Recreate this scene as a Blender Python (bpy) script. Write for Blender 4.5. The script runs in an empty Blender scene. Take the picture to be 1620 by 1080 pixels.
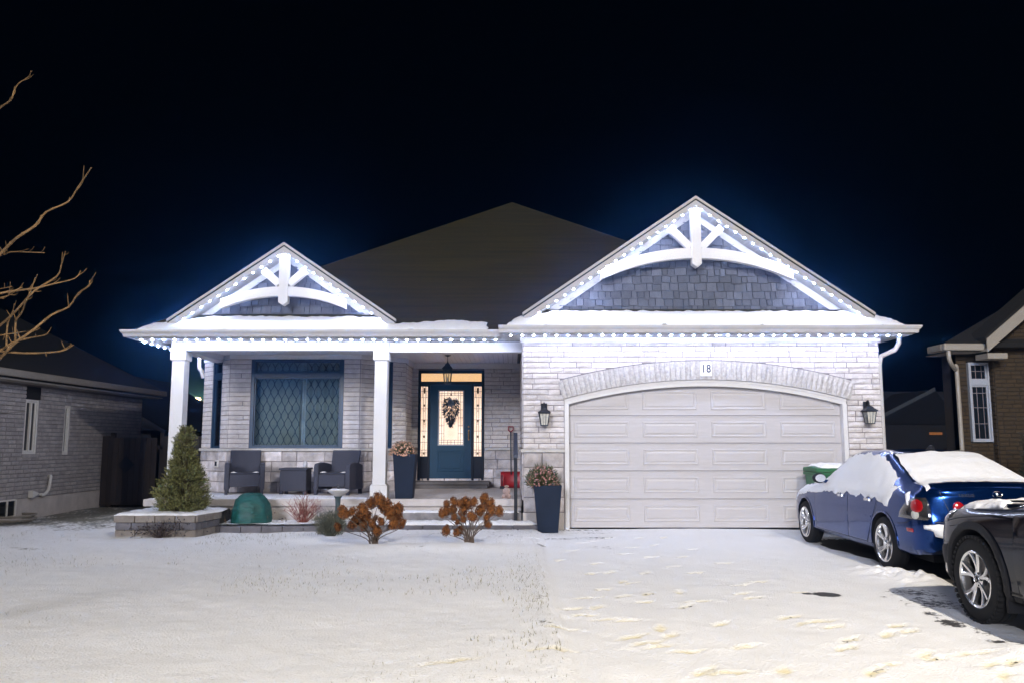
import bpy, bmesh, math, random
import numpy as np
from mathutils import Vector, Matrix, noise
from mathutils.bvhtree import BVHTree
from mathutils.geometry import delaunay_2d_cdt
random.seed(18)
SC = bpy.context.scene
COL = SC.collection
R = math.radians
# ------------------------------------------------------------------ camera, world, exposure
PITCH = math.atan(160 / 1300)
cam_d = bpy.data.cameras.new('camera'); cam = bpy.data.objects.new('camera', cam_d); COL.objects.link(cam)
cam_d.sensor_width = 36; cam_d.lens = 1300 / 1620 * 36; cam_d.clip_start = .05; cam_d.clip_end = 500
cam.location = (0, 0, 1.5); cam.rotation_euler = (math.pi / 2 + PITCH, 0, 0)
SC.camera = cam
world = bpy.data.worlds.new('World'); SC.world = world; world.use_nodes = True
bg = world.node_tree.nodes['Background']
bg.inputs[0].default_value = (.10, .17, .50, 1); bg.inputs[1].default_value = .001
SC.view_settings.view_transform = 'Standard'; SC.view_settings.look = 'None'
SC.view_settings.exposure = .95; SC.view_settings.gamma = 1; SC.view_settings.use_curve_mapping = False
SC.cycles.use_denoising = True
SC.cycles.max_bounces = 6; SC.cycles.diffuse_bounces = 3; SC.cycles.glossy_bounces = 3
SC.cycles.transmission_bounces = 4; SC.cycles.transparent_max_bounces = 8; SC.cycles.volume_bounces = 0
SC.cycles.caustics_reflective = False; SC.cycles.caustics_refractive = False
SC.cycles.use_light_tree = True; SC.cycles.adaptive_threshold = .006
# frontal fill added to lift the porch and columns: one weak, broad, sun-type light
sun_d = bpy.data.lights.new('front_fill', 'SUN'); sun = bpy.data.objects.new('front_fill', sun_d); COL.objects.link(sun)
sun_d.energy = 1.5; sun_d.angle = R(16); sun_d.color = (.98, .96, 1)
sun.rotation_euler = Vector((-.30, -.92, .25)).to_track_quat('Z', 'Y').to_euler()
LED_STRENGTH = 380
LAMP_POWER = 5300
HAZE_DENSITY = .0078

def at(u, v, Y):
    """a pixel of the photograph put on the upright plane Y metres ahead"""
    x = (u - 810) / 1300; y = (540 - v) / 1300
    c, s = math.cos(PITCH), math.sin(PITCH)
    t = Y / (c - y * s)
    return Vector((x * t, Y, 1.5 + t * (s + y * c)))
def gr(u, v, z=0):
    """a pixel of the photograph put on level ground"""
    x = (u - 810) / 1300; y = (540 - v) / 1300
    c, s = math.cos(PITCH), math.sin(PITCH)
    t = (z - 1.5) / (s + y * c)
    return Vector((x * t, t * (c - y * s), z))

# ------------------------------------------------------------------ materials
def nodes(m): return m.node_tree.nodes, m.node_tree.links
def pmat(name, col, rough=.6, metal=0., var=0., vscale=3., bump=0., bscale=40., coat=0., rand=0., spec=.5, detail=4, stretch=None, sheen=0):
    """plain surface: base colour with mottling, per-piece variation and fine relief"""
    m = bpy.data.materials.new(name); m.use_nodes = True
    N, L = nodes(m); b = N['Principled BSDF']
    b.inputs['Base Color'].default_value = (*col, 1); b.inputs['Roughness'].default_value = rough
    b.inputs['Metallic'].default_value = metal; b.inputs['Coat Weight'].default_value = coat
    b.inputs['Coat Roughness'].default_value = .04; b.inputs['Specular IOR Level'].default_value = spec
    geo = N.new('ShaderNodeNewGeometry'); pos = geo.outputs['Position']
    if stretch:
        mp = N.new('ShaderNodeMapping'); mp.inputs['Scale'].default_value = stretch
        L.new(pos, mp.inputs['Vector']); pos = mp.outputs['Vector']
    out = None
    if var > 0:
        n = N.new('ShaderNodeTexNoise'); n.inputs['Scale'].default_value = vscale; n.inputs['Detail'].default_value = detail
        L.new(pos, n.inputs['Vector'])
        mr = N.new('ShaderNodeMapRange'); mr.inputs[1].default_value = .3; mr.inputs[2].default_value = .7
        mr.inputs[3].default_value = 1 - var; mr.inputs[4].default_value = 1 + var
        L.new(n.outputs['Fac'], mr.inputs[0]); out = mr.outputs[0]
    if rand > 0:
        oi = N.new('ShaderNodeObjectInfo')
        ad = N.new('ShaderNodeMath'); ad.operation = 'ADD'
        L.new(oi.outputs['Random'], ad.inputs[0]); L.new(geo.outputs['Random Per Island'], ad.inputs[1])
        fr = N.new('ShaderNodeMath'); fr.operation = 'FRACT'; L.new(ad.outputs[0], fr.inputs[0])
        mr = N.new('ShaderNodeMapRange'); mr.inputs[3].default_value = 1 - rand; mr.inputs[4].default_value = 1 + rand
        L.new(fr.outputs[0], mr.inputs[0])
        if out is None: out = mr.outputs[0]
        else:
            mu = N.new('ShaderNodeMath'); mu.operation = 'MULTIPLY'; L.new(out, mu.inputs[0]); L.new(mr.outputs[0], mu.inputs[1]); out = mu.outputs[0]
    if out is not None:
        vm = N.new('ShaderNodeVectorMath'); vm.operation = 'SCALE'; vm.inputs[0].default_value = col
        L.new(out, vm.inputs['Scale']); L.new(vm.outputs[0], b.inputs['Base Color'])
    if bump > 0:
        n = N.new('ShaderNodeTexNoise'); n.inputs['Scale'].default_value = bscale; n.inputs['Detail'].default_value = 5
        L.new(pos, n.inputs['Vector'])
        bp = N.new('ShaderNodeBump'); bp.inputs['Strength'].default_value = bump; bp.inputs['Distance'].default_value = .01
        L.new(n.outputs['Fac'], bp.inputs['Height']); L.new(bp.outputs[0], b.inputs['Normal'])
    return m
def emat(name, col, strength):
    m = bpy.data.materials.new(name); m.use_nodes = True
    N, L = nodes(m); b = N['Principled BSDF']
    b.inputs['Base Color'].default_value = (.02, .02, .02, 1)
    b.inputs['Emission Color'].default_value = (*col, 1); b.inputs['Emission Strength'].default_value = strength
    return m
M = {}
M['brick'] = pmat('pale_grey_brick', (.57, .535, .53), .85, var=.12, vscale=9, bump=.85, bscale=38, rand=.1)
M['arch_brick'] = pmat('rock_faced_brick', (.47, .45, .44), .85, var=.18, vscale=22, bump=1.0, bscale=45, rand=.08)
M['mortar'] = pmat('mortar', (.20, .175, .17), .95, var=.15, vscale=10, bump=.3)
M['stone'] = pmat('ashlar_stone', (.54, .50, .50), .85, var=.3, vscale=5, bump=.9, bscale=22, rand=.3)
M['sill'] = pmat('limestone_sill', (.5, .48, .46), .8, var=.1, vscale=8, bump=.4, bscale=30)
M['concrete'] = pmat('porch_concrete', (.52, .48, .46), .9, var=.14, vscale=4, bump=.3, bscale=40)
M['trim'] = pmat('white_trim', (.64, .63, .63), .45, var=.03, vscale=4)
M['rake'] = pmat('rake_fascia', (.34, .33, .32), .4, var=.05)
M['soffit'] = pmat('soffit_panel', (.50, .50, .50), .5, var=.04)
M['gutter'] = pmat('white_gutter', (.50, .485, .47), .35, var=.05, vscale=3)
M['garage'] = pmat('garage_door_paint', (.46, .44, .448), .45, var=.05, vscale=3, bump=.08, bscale=90, stretch=(1, 1, 14))
M['shake'] = pmat('slate_blue_shake', (.10, .112, .15), .75, var=.15, vscale=14, bump=.3, bscale=60, rand=.25, stretch=(1, 1, .3))
M['shake_back'] = pmat('shake_backing', (.012, .013, .018), .9)
M['shingle'] = pmat('roof_shingles', (.029, .023, .0035), .95, var=.4, vscale=2.6, bump=.6, bscale=60, stretch=(.2, 1, 5))
M['navy'] = pmat('navy_frame', (.012, .040, .085), .35, var=.08)
M['door'] = pmat('teal_door', (.002, .038, .085), .45, spec=.3, var=.06, vscale=8, bump=.05, bscale=70, stretch=(4, 4, .4))
M['black'] = pmat('black_metal', (.009, .010, .014), .5, spec=.3)
M['dark_frame'] = pmat('entry_frame', (.004, .007, .018), .5, spec=.25)
M['snow'] = pmat('snow', (.84, .85, .88), .75, var=.03, vscale=1.5, bump=.7, bscale=45)
M['wicker'] = pmat('charcoal_wicker', (.045, .047, .064), .7, spec=.25, rand=.12)
M['planter'] = pmat('slate_planter', (.009, .016, .034), .6, var=.15, vscale=6, bump=.1, spec=.2)
M['silver'] = pmat('alloy', (.72, .72, .73), .22, metal=.95)
M['rubber'] = pmat('tyre_rubber', (.012, .012, .013), .8, spec=.25, bump=.25, bscale=70)
M['chrome'] = pmat('chrome', (.8, .78, .72), .12, metal=1)
M['blue_paint'] = pmat('blue_car_paint', (.004, .034, .165), .15, metal=.85, coat=.35, var=.06, vscale=3)
M['black_paint'] = pmat('black_car_paint', (.002, .0025, .007), .08, metal=.0, coat=.12, spec=.35)
M['plastic'] = pmat('black_plastic', (.012, .012, .014), .65, spec=.25)
M['car_glass'] = pmat('car_glass', (.01, .012, .016), .05, coat=.5)
M['red_lens'] = pmat('red_lens', (.30, .006, .009), .12, coat=1.)
M['clear_lens'] = pmat('clear_lens', (.03, .028, .028), .08, metal=.0, coat=1., var=.5, vscale=14)
M['green_bin'] = pmat('green_bin', (.02, .12, .045), .5, var=.1)
M['green_tarp'] = pmat('green_tarp', (.005, .075, .068), .55, var=.3, vscale=9, bump=.9, bscale=14, stretch=(1, 1, 3))
M['block'] = pmat('pale_block', (.21, .185, .165), .9, var=.2, vscale=8, bump=.6, bscale=40, rand=.12)
M['dark_block'] = pmat('dark_block', (.12, .115, .13), .9, var=.2, vscale=8, bump=.6, bscale=40, rand=.15)
M['step'] = pmat('step_stone', (.22, .21, .22), .9, var=.3, vscale=7, bump=.8, bscale=25, rand=.15)
M['leaf'] = pmat('evergreen_needles', (.16, .165, .06), .65, rand=.6, spec=.3)
M['leaf_grey'] = pmat('grey_green_stems', (.10, .105, .075), .8, rand=.4)
M['leaf_green'] = pmat('mum_leaves', (.065, .085, .03), .7, rand=.4)
M['peach'] = pmat('peach_blossom', (.62, .36, .25), .8, rand=.35)
M['pink'] = pmat('faded_pink_blossom', (.40, .20, .19), .8, rand=.35)
M['rust'] = pmat('dried_hydrangea', (.19, .066, .012), .9, rand=.6)
M['twig'] = pmat('grey_twig', (.12, .085, .06), .85, var=.2)
M['red_twig'] = pmat('red_twig', (.24, .075, .055), .8, var=.2)
M['tan_twig'] = pmat('dry_stalk', (.30, .20, .12), .85, var=.2)
M['dead_leaf'] = pmat('dead_leaf', (.045, .032, .032), .9, rand=.5)
M['bark'] = pmat('yellow_brown_bark', (.19, .112, .045), .8, var=.35, vscale=18, bump=.5, bscale=80)
M['clay'] = pmat('pale_clay', (.42, .30, .26), .8, var=.1, vscale=30)
M['red'] = pmat('red_plastic', (.30, .010, .016), .4)
M['wood'] = pmat('fence_wood', (.035, .027, .024), .85, var=.25, vscale=6, bump=.4, bscale=30, rand=.2, stretch=(3, 3, .3))
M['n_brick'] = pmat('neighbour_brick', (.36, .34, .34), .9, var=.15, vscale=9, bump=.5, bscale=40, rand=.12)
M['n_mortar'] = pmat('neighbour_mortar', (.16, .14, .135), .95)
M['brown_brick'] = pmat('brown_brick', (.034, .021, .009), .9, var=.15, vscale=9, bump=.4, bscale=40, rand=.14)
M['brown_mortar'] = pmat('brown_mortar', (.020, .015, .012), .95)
M['n_trim'] = pmat('neighbour_trim', (.26, .235, .20), .5)
M['n_white'] = pmat('neighbour_white', (.72, .71, .69), .5)
M['n_frame'] = pmat('neighbour_window_frame', (.30, .32, .37), .5)
M['dark_roof'] = pmat('dark_roof', (.006, .0055, .0055), .95, var=.3, vscale=3)
M['far_wall'] = pmat('far_wall', (.016, .014, .013), .9)
M['asphalt'] = pmat('asphalt', (.045, .043, .043), .85, var=.3, vscale=20, bump=.4)
M['led'] = emat('led_lens', (.63, .71, 1.0), LED_STRENGTH)
M['led_soft'] = emat('led_lens_dimmed', (.63, .71, 1.0), LED_STRENGTH * 1.0)
M['track'] = pmat('led_track', (.30, .30, .30), .4)
M['came'] = pmat('lead_came', (.06, .05, .05), .5, metal=.6)
M['swag'] = pmat('dark_evergreen_swag', (.022, .028, .034), .8, rand=.6)
M['swag_bow'] = pmat('grey_blue_bow', (.12, .15, .21), .7, rand=.3)
M['frost_glass'] = pmat('lantern_glass', (.50, .50, .46), .25, var=.2, vscale=20)
M['brass'] = pmat('aged_brass', (.25, .15, .06), .35, metal=.9)
M['plaque'] = pmat('white_plaque', (.80, .80, .78), .6)
M['ink'] = pmat('dark_numeral', (.03, .035, .07), .6)
M['sodium'] = emat('far_lamp_glow', (1, .58, .18), 55)
M['orange_window'] = emat('orange_lit_window', (1, .34, .06), .16)
M['lamp_lens'] = emat('street_lamp_lens', (1, .72, .40), 20)

def warm_glass():
    m = bpy.data.materials.new('lit_textured_glass'); m.use_nodes = True
    N, L = nodes(m); b = N['Principled BSDF']
    b.inputs['Base Color'].default_value = (.35, .32, .30, 1); b.inputs['Roughness'].default_value = .12
    geo = N.new('ShaderNodeNewGeometry'); n = N.new('ShaderNodeTexNoise'); n.inputs['Scale'].default_value = 4.; n.inputs['Detail'].default_value = 5
    L.new(geo.outputs['Position'], n.inputs['Vector'])
    cr = N.new('ShaderNodeValToRGB'); cr.color_ramp.elements[0].position = .3; cr.color_ramp.elements[0].color = (.80, .50, .32, 1)
    cr.color_ramp.elements[1].position = .72; cr.color_ramp.elements[1].color = (1, .78, .62, 1)
    L.new(n.outputs['Fac'], cr.inputs[0]); L.new(cr.outputs[0], b.inputs['Emission Color']); b.inputs['Emission Strength'].default_value = .78
    v = N.new('ShaderNodeTexVoronoi'); v.inputs['Scale'].default_value = 60
    L.new(geo.outputs['Position'], v.inputs['Vector'])
    bp = N.new('ShaderNodeBump'); bp.inputs['Strength'].default_value = .35; bp.inputs['Distance'].default_value = .01
    L.new(v.outputs['Distance'], bp.inputs['Height']); L.new(bp.outputs[0], b.inputs['Normal'])
    return m
M['warm_glass'] = warm_glass()
M['transom_glass'] = emat('lit_transom', (1, .60, .28), .55)
def clear_glass():
    m = bpy.data.materials.new('window_glass'); m.use_nodes = True
    N, L = nodes(m); N.remove(N['Principled BSDF'])
    t = N.new('ShaderNodeBsdfTransparent'); t.inputs[0].default_value = (.90, .94, .96, 1)
    g = N.new('ShaderNodeBsdfGlossy'); g.inputs['Roughness'].default_value = .03
    f = N.new('ShaderNodeFresnel'); f.inputs[0].default_value = 1.5
    mx = N.new('ShaderNodeMixShader'); L.new(f.outputs[0], mx.inputs[0]); L.new(t.outputs[0], mx.inputs[1]); L.new(g.outputs[0], mx.inputs[2])
    L.new(mx.outputs[0], N['Material Output'].inputs[0])
    return m
M['glass'] = clear_glass()
def lattice_fabric():
    """curtain cloth printed with an ogee lattice"""
    m = bpy.data.materials.new('ogee_print_curtain'); m.use_nodes = True
    N, L = nodes(m); b = N['Principled BSDF']; b.inputs['Roughness'].default_value = .9
    uv = N.new('ShaderNodeUVMap'); sx = N.new('ShaderNodeSeparateXYZ'); L.new(uv.outputs[0], sx.inputs[0])
    def mth(op, a, c=None):
        k = N.new('ShaderNodeMath'); k.operation = op
        for i, q in enumerate((a, c)):
            if q is None: continue
            if isinstance(q, (int, float)): k.inputs[i].default_value = q
            else: L.new(q, k.inputs[i])
        return k.outputs[0]
    px, pz = .076, .33
    xs = mth('MULTIPLY', sx.outputs[0], 1 / px); zs = mth('MULTIPLY', sx.outputs[1], 1 / pz)
    # columns of ogees: lines at x = k +- .25*(1+..)cos ; distance measured to the nearest wave of either sign
    sn = mth('MULTIPLY', mth('SINE', mth('MULTIPLY', zs, 2 * math.pi)), .235)
    def near(a):
        f = mth('FRACT', a); return mth('ABSOLUTE', mth('SUBTRACT', f, .5))
    d1 = near(mth('ADD', mth('ADD', mth('MULTIPLY', xs, .5), .25), mth('ADD', mth('MULTIPLY', sn, 1.), .25)))
    d2 = near(mth('ADD', mth('ADD', mth('MULTIPLY', xs, .5), .25), mth('SUBTRACT', .75, mth('MULTIPLY', sn, 1.))))
    d = mth('MINIMUM', d1, d2)
    mr = N.new('ShaderNodeMapRange'); mr.interpolation_type = 'SMOOTHSTEP'; mr.inputs[1].default_value = .04; mr.inputs[2].default_value = .07
    L.new(d, mr.inputs[0])
    geo = N.new('ShaderNodeNewGeometry'); n = N.new('ShaderNodeTexNoise'); n.inputs['Scale'].default_value = 5; L.new(geo.outputs['Position'], n.inputs['Vector'])
    cr = N.new('ShaderNodeValToRGB'); cr.color_ramp.elements[0].position = .3; cr.color_ramp.elements[0].color = (.13, .165, .17, 1)
    cr.color_ramp.elements[1].position = .7; cr.color_ramp.elements[1].color = (.19, .22, .205, 1); L.new(n.outputs['Fac'], cr.inputs[0])
    mx = N.new('ShaderNodeMix'); mx.data_type = 'RGBA'; L.new(mr.outputs[0], mx.inputs[0]); mx.inputs[6].default_value = (.012, .014, .016, 1)
    L.new(cr.outputs[0], mx.inputs[7]); L.new(mx.outputs[2], b.inputs['Base Color'])
    return m
M['curtain'] = lattice_fabric()
M['sheer'] = pmat('pale_sheer', (.28, .33, .36), .9, var=.2, vscale=6)
def weave():
    m = pmat('woven_wicker', (.055, .057, .075), .7, spec=.25)
    N, L = nodes(m); geo = N.new('ShaderNodeNewGeometry')
    tc = N.new('ShaderNodeTexCoord')
    w1 = N.new('ShaderNodeTexWave'); w1.bands_direction = 'X'; w1.inputs['Scale'].default_value = 14
    w2 = N.new('ShaderNodeTexWave'); w2.bands_direction = 'Z'; w2.inputs['Scale'].default_value = 22
    L.new(tc.outputs['Object'], w1.inputs[0]); L.new(tc.outputs['Object'], w2.inputs[0])
    mu = N.new('ShaderNodeMath'); mu.operation = 'MULTIPLY'; L.new(w1.outputs['Fac'], mu.inputs[0]); L.new(w2.outputs['Fac'], mu.inputs[1])
    mr = N.new('ShaderNodeMapRange'); mr.inputs[3].default_value = .55; mr.inputs[4].default_value = 1.5; L.new(mu.outputs[0], mr.inputs[0])
    vm = N.new('ShaderNodeVectorMath'); vm.operation = 'SCALE'; vm.inputs[0].default_value = (.075, .078, .105)
    L.new(mr.outputs[0], vm.inputs['Scale']); L.new(vm.outputs[0], N['Principled BSDF'].inputs['Base Color'])
    bp = N.new('ShaderNodeBump'); bp.inputs['Strength'].default_value = .7; bp.inputs['Distance'].default_value = .008
    L.new(mu.outputs[0], bp.inputs['Height']); L.new(bp.outputs[0], N['Principled BSDF'].inputs['Normal'])
    return m
M['weave'] = weave()
def snow_ground(name, under, speck):
    """snow whose thin places (attribute 'bare') let the ground below show"""
    m = bpy.data.materials.new(name); m.use_nodes = True
    N, L = nodes(m); b = N['Principled BSDF']; b.inputs['Roughness'].default_value = .8
    geo = N.new('ShaderNodeNewGeometry'); a = N.new('ShaderNodeAttribute'); a.attribute_name = 'bare'
    n = N.new('ShaderNodeTexNoise'); n.inputs['Scale'].default_value = 16; n.inputs['Detail'].default_value = 6; n.inputs['Roughness'].default_value = .65
    L.new(geo.outputs['Position'], n.inputs['Vector'])
    ad = N.new('ShaderNodeMath'); ad.operation = 'ADD'; L.new(a.outputs['Fac'], ad.inputs[0]); L.new(n.outputs['Fac'], ad.inputs[1])
    mr = N.new('ShaderNodeMapRange'); mr.interpolation_type = 'SMOOTHSTEP'; mr.inputs[1].default_value = .86 ; mr.inputs[2].default_value = 1.02
    L.new(ad.outputs[0], mr.inputs[0])
    n2 = N.new('ShaderNodeTexNoise'); n2.inputs['Scale'].default_value = .8; n2.inputs['Detail'].default_value = 4; L.new(geo.outputs['Position'], n2.inputs['Vector'])
    cr = N.new('ShaderNodeValToRGB'); cr.color_ramp.elements[0].position = .3; cr.color_ramp.elements[0].color = (.86, .87, .89, 1)
    cr.color_ramp.elements[1].position = .7; cr.color_ramp.elements[1].color = (.91, .91, .92, 1); L.new(n2.outputs['Fac'], cr.inputs[0])
    sp = N.new('ShaderNodeTexNoise'); sp.inputs['Scale'].default_value = 55; sp.inputs['Detail'].default_value = 4; L.new(geo.outputs['Position'], sp.inputs['Vector'])
    sm = N.new('ShaderNodeMapRange'); sm.inputs[1].default_value = .60; sm.inputs[2].default_value = .72; sm.inputs[4].default_value = speck; L.new(sp.outputs['Fac'], sm.inputs[0])
    m2 = N.new('ShaderNodeMix'); m2.data_type = 'RGBA'; L.new(sm.outputs[0], m2.inputs[0]); L.new(cr.outputs[0], m2.inputs[6]); m2.inputs[7].default_value = (*under, 1)
    mx = N.new('ShaderNodeMix'); mx.data_type = 'RGBA'; L.new(mr.outputs[0], mx.inputs[0]); L.new(m2.outputs[2], mx.inputs[6]); mx.inputs[7].default_value = (*under, 1)
    di = N.new('ShaderNodeAttribute'); di.attribute_name = 'trodden_lamplight'
    m4 = N.new('ShaderNodeMix'); m4.data_type = 'RGBA'; m4.blend_type = 'MULTIPLY'; L.new(di.outputs['Fac'], m4.inputs[0]); L.new(mx.outputs[2], m4.inputs[6]); m4.inputs[7].default_value = (.93, .84, .55, 1)  # footprints: the lamp's yellow light painted into the colour of the compacted snow
    L.new(m4.outputs[2], b.inputs['Base Color'])
    n3 = N.new('ShaderNodeTexNoise'); n3.inputs['Scale'].default_value = 55; n3.inputs['Detail'].default_value = 6; L.new(geo.outputs['Position'], n3.inputs['Vector'])
    bp = N.new('ShaderNodeBump'); bp.inputs['Strength'].default_value = .7; bp.inputs['Distance'].default_value = .016
    L.new(n3.outputs['Fac'], bp.inputs['Height']); L.new(bp.outputs[0], b.inputs['Normal'])
    return m
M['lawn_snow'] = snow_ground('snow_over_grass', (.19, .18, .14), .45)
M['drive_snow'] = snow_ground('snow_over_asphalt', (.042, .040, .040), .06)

# ------------------------------------------------------------------ mesh helpers
ORG = {}
class MB:
    def __init__(s): s.v = []; s.f = []; s.uv = None
    def add(s, vs, fs):
        o = len(s.v); s.v += [tuple(x) for x in vs]; s.f += [tuple(i + o for i in f) for f in fs]; return s
    def box(s, x0, x1, y0, y1, z0, z1):
        return s.add([(x0, y0, z0), (x1, y0, z0), (x1, y1, z0), (x0, y1, z0), (x0, y0, z1), (x1, y0, z1), (x1, y1, z1), (x0, y1, z1)],
                     [(0, 3, 2, 1), (4, 5, 6, 7), (0, 1, 5, 4), (1, 2, 6, 5), (2, 3, 7, 6), (3, 0, 4, 7)])
    def prism(s, poly, ext):
        """closed polygon of 3D points swept by ext"""
        n = len(poly); e = Vector(ext); p = [Vector(q) for q in poly]
        return s.add(p + [q + e for q in p], [tuple(range(n))[::-1], tuple(range(n, 2 * n))] + [(i, (i + 1) % n, n + (i + 1) % n, n + i) for i in range(n)])
    def bar(s, a, b, w, h, up=(0, 0, 1)):
        """rectangular bar from a to b, w wide, h along up"""
        a, b = Vector(a), Vector(b); d = (b - a).normalized(); side = d.cross(Vector(up))
        if side.length < 1e-4: side = d.cross(Vector((0, 1, 0)))
        side.normalize(); u = side.cross(d).normalized()
        q = [side * (-w / 2) - u * (h / 2), side * (w / 2) - u * (h / 2), side * (w / 2) + u * (h / 2), side * (-w / 2) + u * (h / 2)]
        return s.add([a + x for x in q] + [b + x for x in q], [(3, 2, 1, 0), (4, 5, 6, 7), (0, 1, 5, 4), (1, 2, 6, 5), (2, 3, 7, 6), (3, 0, 4, 7)])
    def tube(s, pts, rad, n=6, caps=True):
        pts = [Vector(p) for p in pts]; rad = rad if isinstance(rad, (list, tuple)) else [rad] * len(pts)
        vs = []; fs = []; ref = None
        for i, p in enumerate(pts):
            d = (pts[min(i + 1, len(pts) - 1)] - pts[max(i - 1, 0)]).normalized()
            if ref is None:
                ref = d.cross(Vector((0, 0, 1)))
                if ref.length < .1: ref = d.cross(Vector((1, 0, 0)))
            x = (ref - d * ref.dot(d)).normalized(); ref = x; y = d.cross(x)
            for k in range(n):
                t = 2 * math.pi * k / n; vs.append(p + (x * math.cos(t) + y * math.sin(t)) * rad[i])
        for i in range(len(pts) - 1):
            for k in range(n): fs.append((i * n + k, i * n + (k + 1) % n, (i + 1) * n + (k + 1) % n, (i + 1) * n + k))
        if caps: fs += [tuple(range(n))[::-1], tuple(range((len(pts) - 1) * n, len(pts) * n))]
        return s.add(vs, fs)
    def lathe(s, prof, n=24, c=(0, 0, 0), axis='z', ring=False):
        """profile of (radius, height) turned round an axis; ends with radius 0 close to a point"""
        vs = []; fs = []; c = Vector(c)
        for r, h in prof:
            for k in range(n):
                t = 2 * math.pi * k / n; a, b = r * math.cos(t), r * math.sin(t)
                vs.append(c + (Vector((a, b, h)) if axis == 'z' else Vector((h, a, b)) if axis == 'x' else Vector((a, h, b))))
        for i in range(len(prof) - 1):
            for k in range(n): fs.append((i * n + k, i * n + (k + 1) % n, (i + 1) * n + (k + 1) % n, (i + 1) * n + k))
        if ring:
            m = (len(prof) - 1) * n; fs += [(m + k, m + (k + 1) % n, (k + 1) % n, k) for k in range(n)]; return s.add(vs, fs)
        if prof[0][0] > 1e-6: fs.append(tuple(range(n))[::-1])
        if prof[-1][0] > 1e-6: fs.append(tuple(range((len(prof) - 1) * n, len(prof) * n)))
        return s.add(vs, fs)
    def ball(s, c, r, n=8, m=6, sz=1.):
        pr = [(r * math.sin(math.pi * i / m), -r * sz * math.cos(math.pi * i / m)) for i in range(m + 1)]
        pr[0] = (1e-7, pr[0][1]); pr[-1] = (1e-7, pr[-1][1])
        return s.lathe(pr, n, c)
    def leaf(s, p, d, l, w, up=None):
        p = Vector(p); d = Vector(d).normalized(); up = Vector(up) if up is not None else Vector((random.gauss(0, 1), random.gauss(0, 1), random.gauss(0, 1)))
        x = d.cross(up)
        if x.length < 1e-4: x = Vector((1, 0, 0))
        x.normalize()
        return s.add([p, p + d * l * .5 + x * w * .5, p + d * l, p + d * l * .5 - x * w * .5], [(0, 1, 2, 3)])
    def mesh(s, name, org=(0, 0, 0)):
        me = bpy.data.meshes.new(name)
        if any(org):
            o = Vector(org); me.from_pydata([tuple(Vector(q) - o) for q in s.v], [], s.f)
        else: me.from_pydata(s.v, [], s.f)
        return me
def finish(me, smooth=False, fix=True, ang=35):
    bm = bmesh.new(); bm.from_mesh(me)
    if fix: bmesh.ops.recalc_face_normals(bm, faces=bm.faces)
    if smooth:
        for f in bm.faces: f.smooth = True
        for e in bm.edges:
            if len(e.link_faces) == 2 and e.calc_face_angle(0) > R(ang): e.smooth = False
    bm.to_mesh(me); bm.free()
def link(name, me, parent=None, mat=None):
    o = bpy.data.objects.new(name, me); COL.objects.link(o)
    if mat is not None and me is not None and not me.materials: me.materials.append(mat)
    if parent is not None: o.parent = parent; ORG[o] = ORG.get(parent, Vector())
    return o
def part(mb, name, mat, parent=None, smooth=False, bevel=0., label=None, kind=None, fix=True, ang=35, seg=2):
    """links what mb collected as ONE mesh object"""
    me = mb.mesh(name, ORG.get(parent, Vector()) if parent else (0, 0, 0)); finish(me, smooth, fix, ang)
    o = link(name, me, parent, M[mat] if isinstance(mat, str) else mat)
    if bevel:
        b = o.modifiers.new('bevel', 'BEVEL'); b.width = bevel; b.segments = seg; b.limit_method = 'ANGLE'; b.angle_limit = R(40)
    if label: o['label'] = label
    if kind: o['kind'] = kind
    return o
def tag(o, label, cat, group=None):
    o['label'] = label; o['category'] = cat
    if group: o['group'] = group
    return o
def thing(name, loc, label, cat, group=None, local=False):
    """an Empty at the thing's base; local: its parts are built about its own origin"""
    o = bpy.data.objects.new(name, None); COL.objects.link(o); o.empty_display_size = .1
    o.location = loc; ORG[o] = Vector() if local else Vector(loc)
    return tag(o, label, cat, group)
def struct(mb, name, mat, **k): return part(mb, name, mat, kind='structure', **k)
def holder(name, parent):
    """an Empty part that only carries its sub-parts"""
    o = bpy.data.objects.new(name, None); COL.objects.link(o); o.parent = parent; ORG[o] = ORG.get(parent, Vector()); o.empty_display_size = .1
    return o
def copy_tree(o, parent=None):
    c = o.copy(); COL.objects.link(c); c.parent = parent
    for ch in list(o.children): copy_tree(ch, c)
    return c
def nz(x, y, z=0., s=1.): return noise.noise(Vector((x * s, y * s, z * s + 7.3)))
def inside(p, poly):
    x, y = p; r = False; j = len(poly) - 1
    for i in range(len(poly)):
        a, b = poly[i], poly[j]
        if (a[1] > y) != (b[1] > y) and x < (b[0] - a[0]) * (y - a[1]) / (b[1] - a[1]) + a[0]: r = not r
        j = i
    return r
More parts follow.
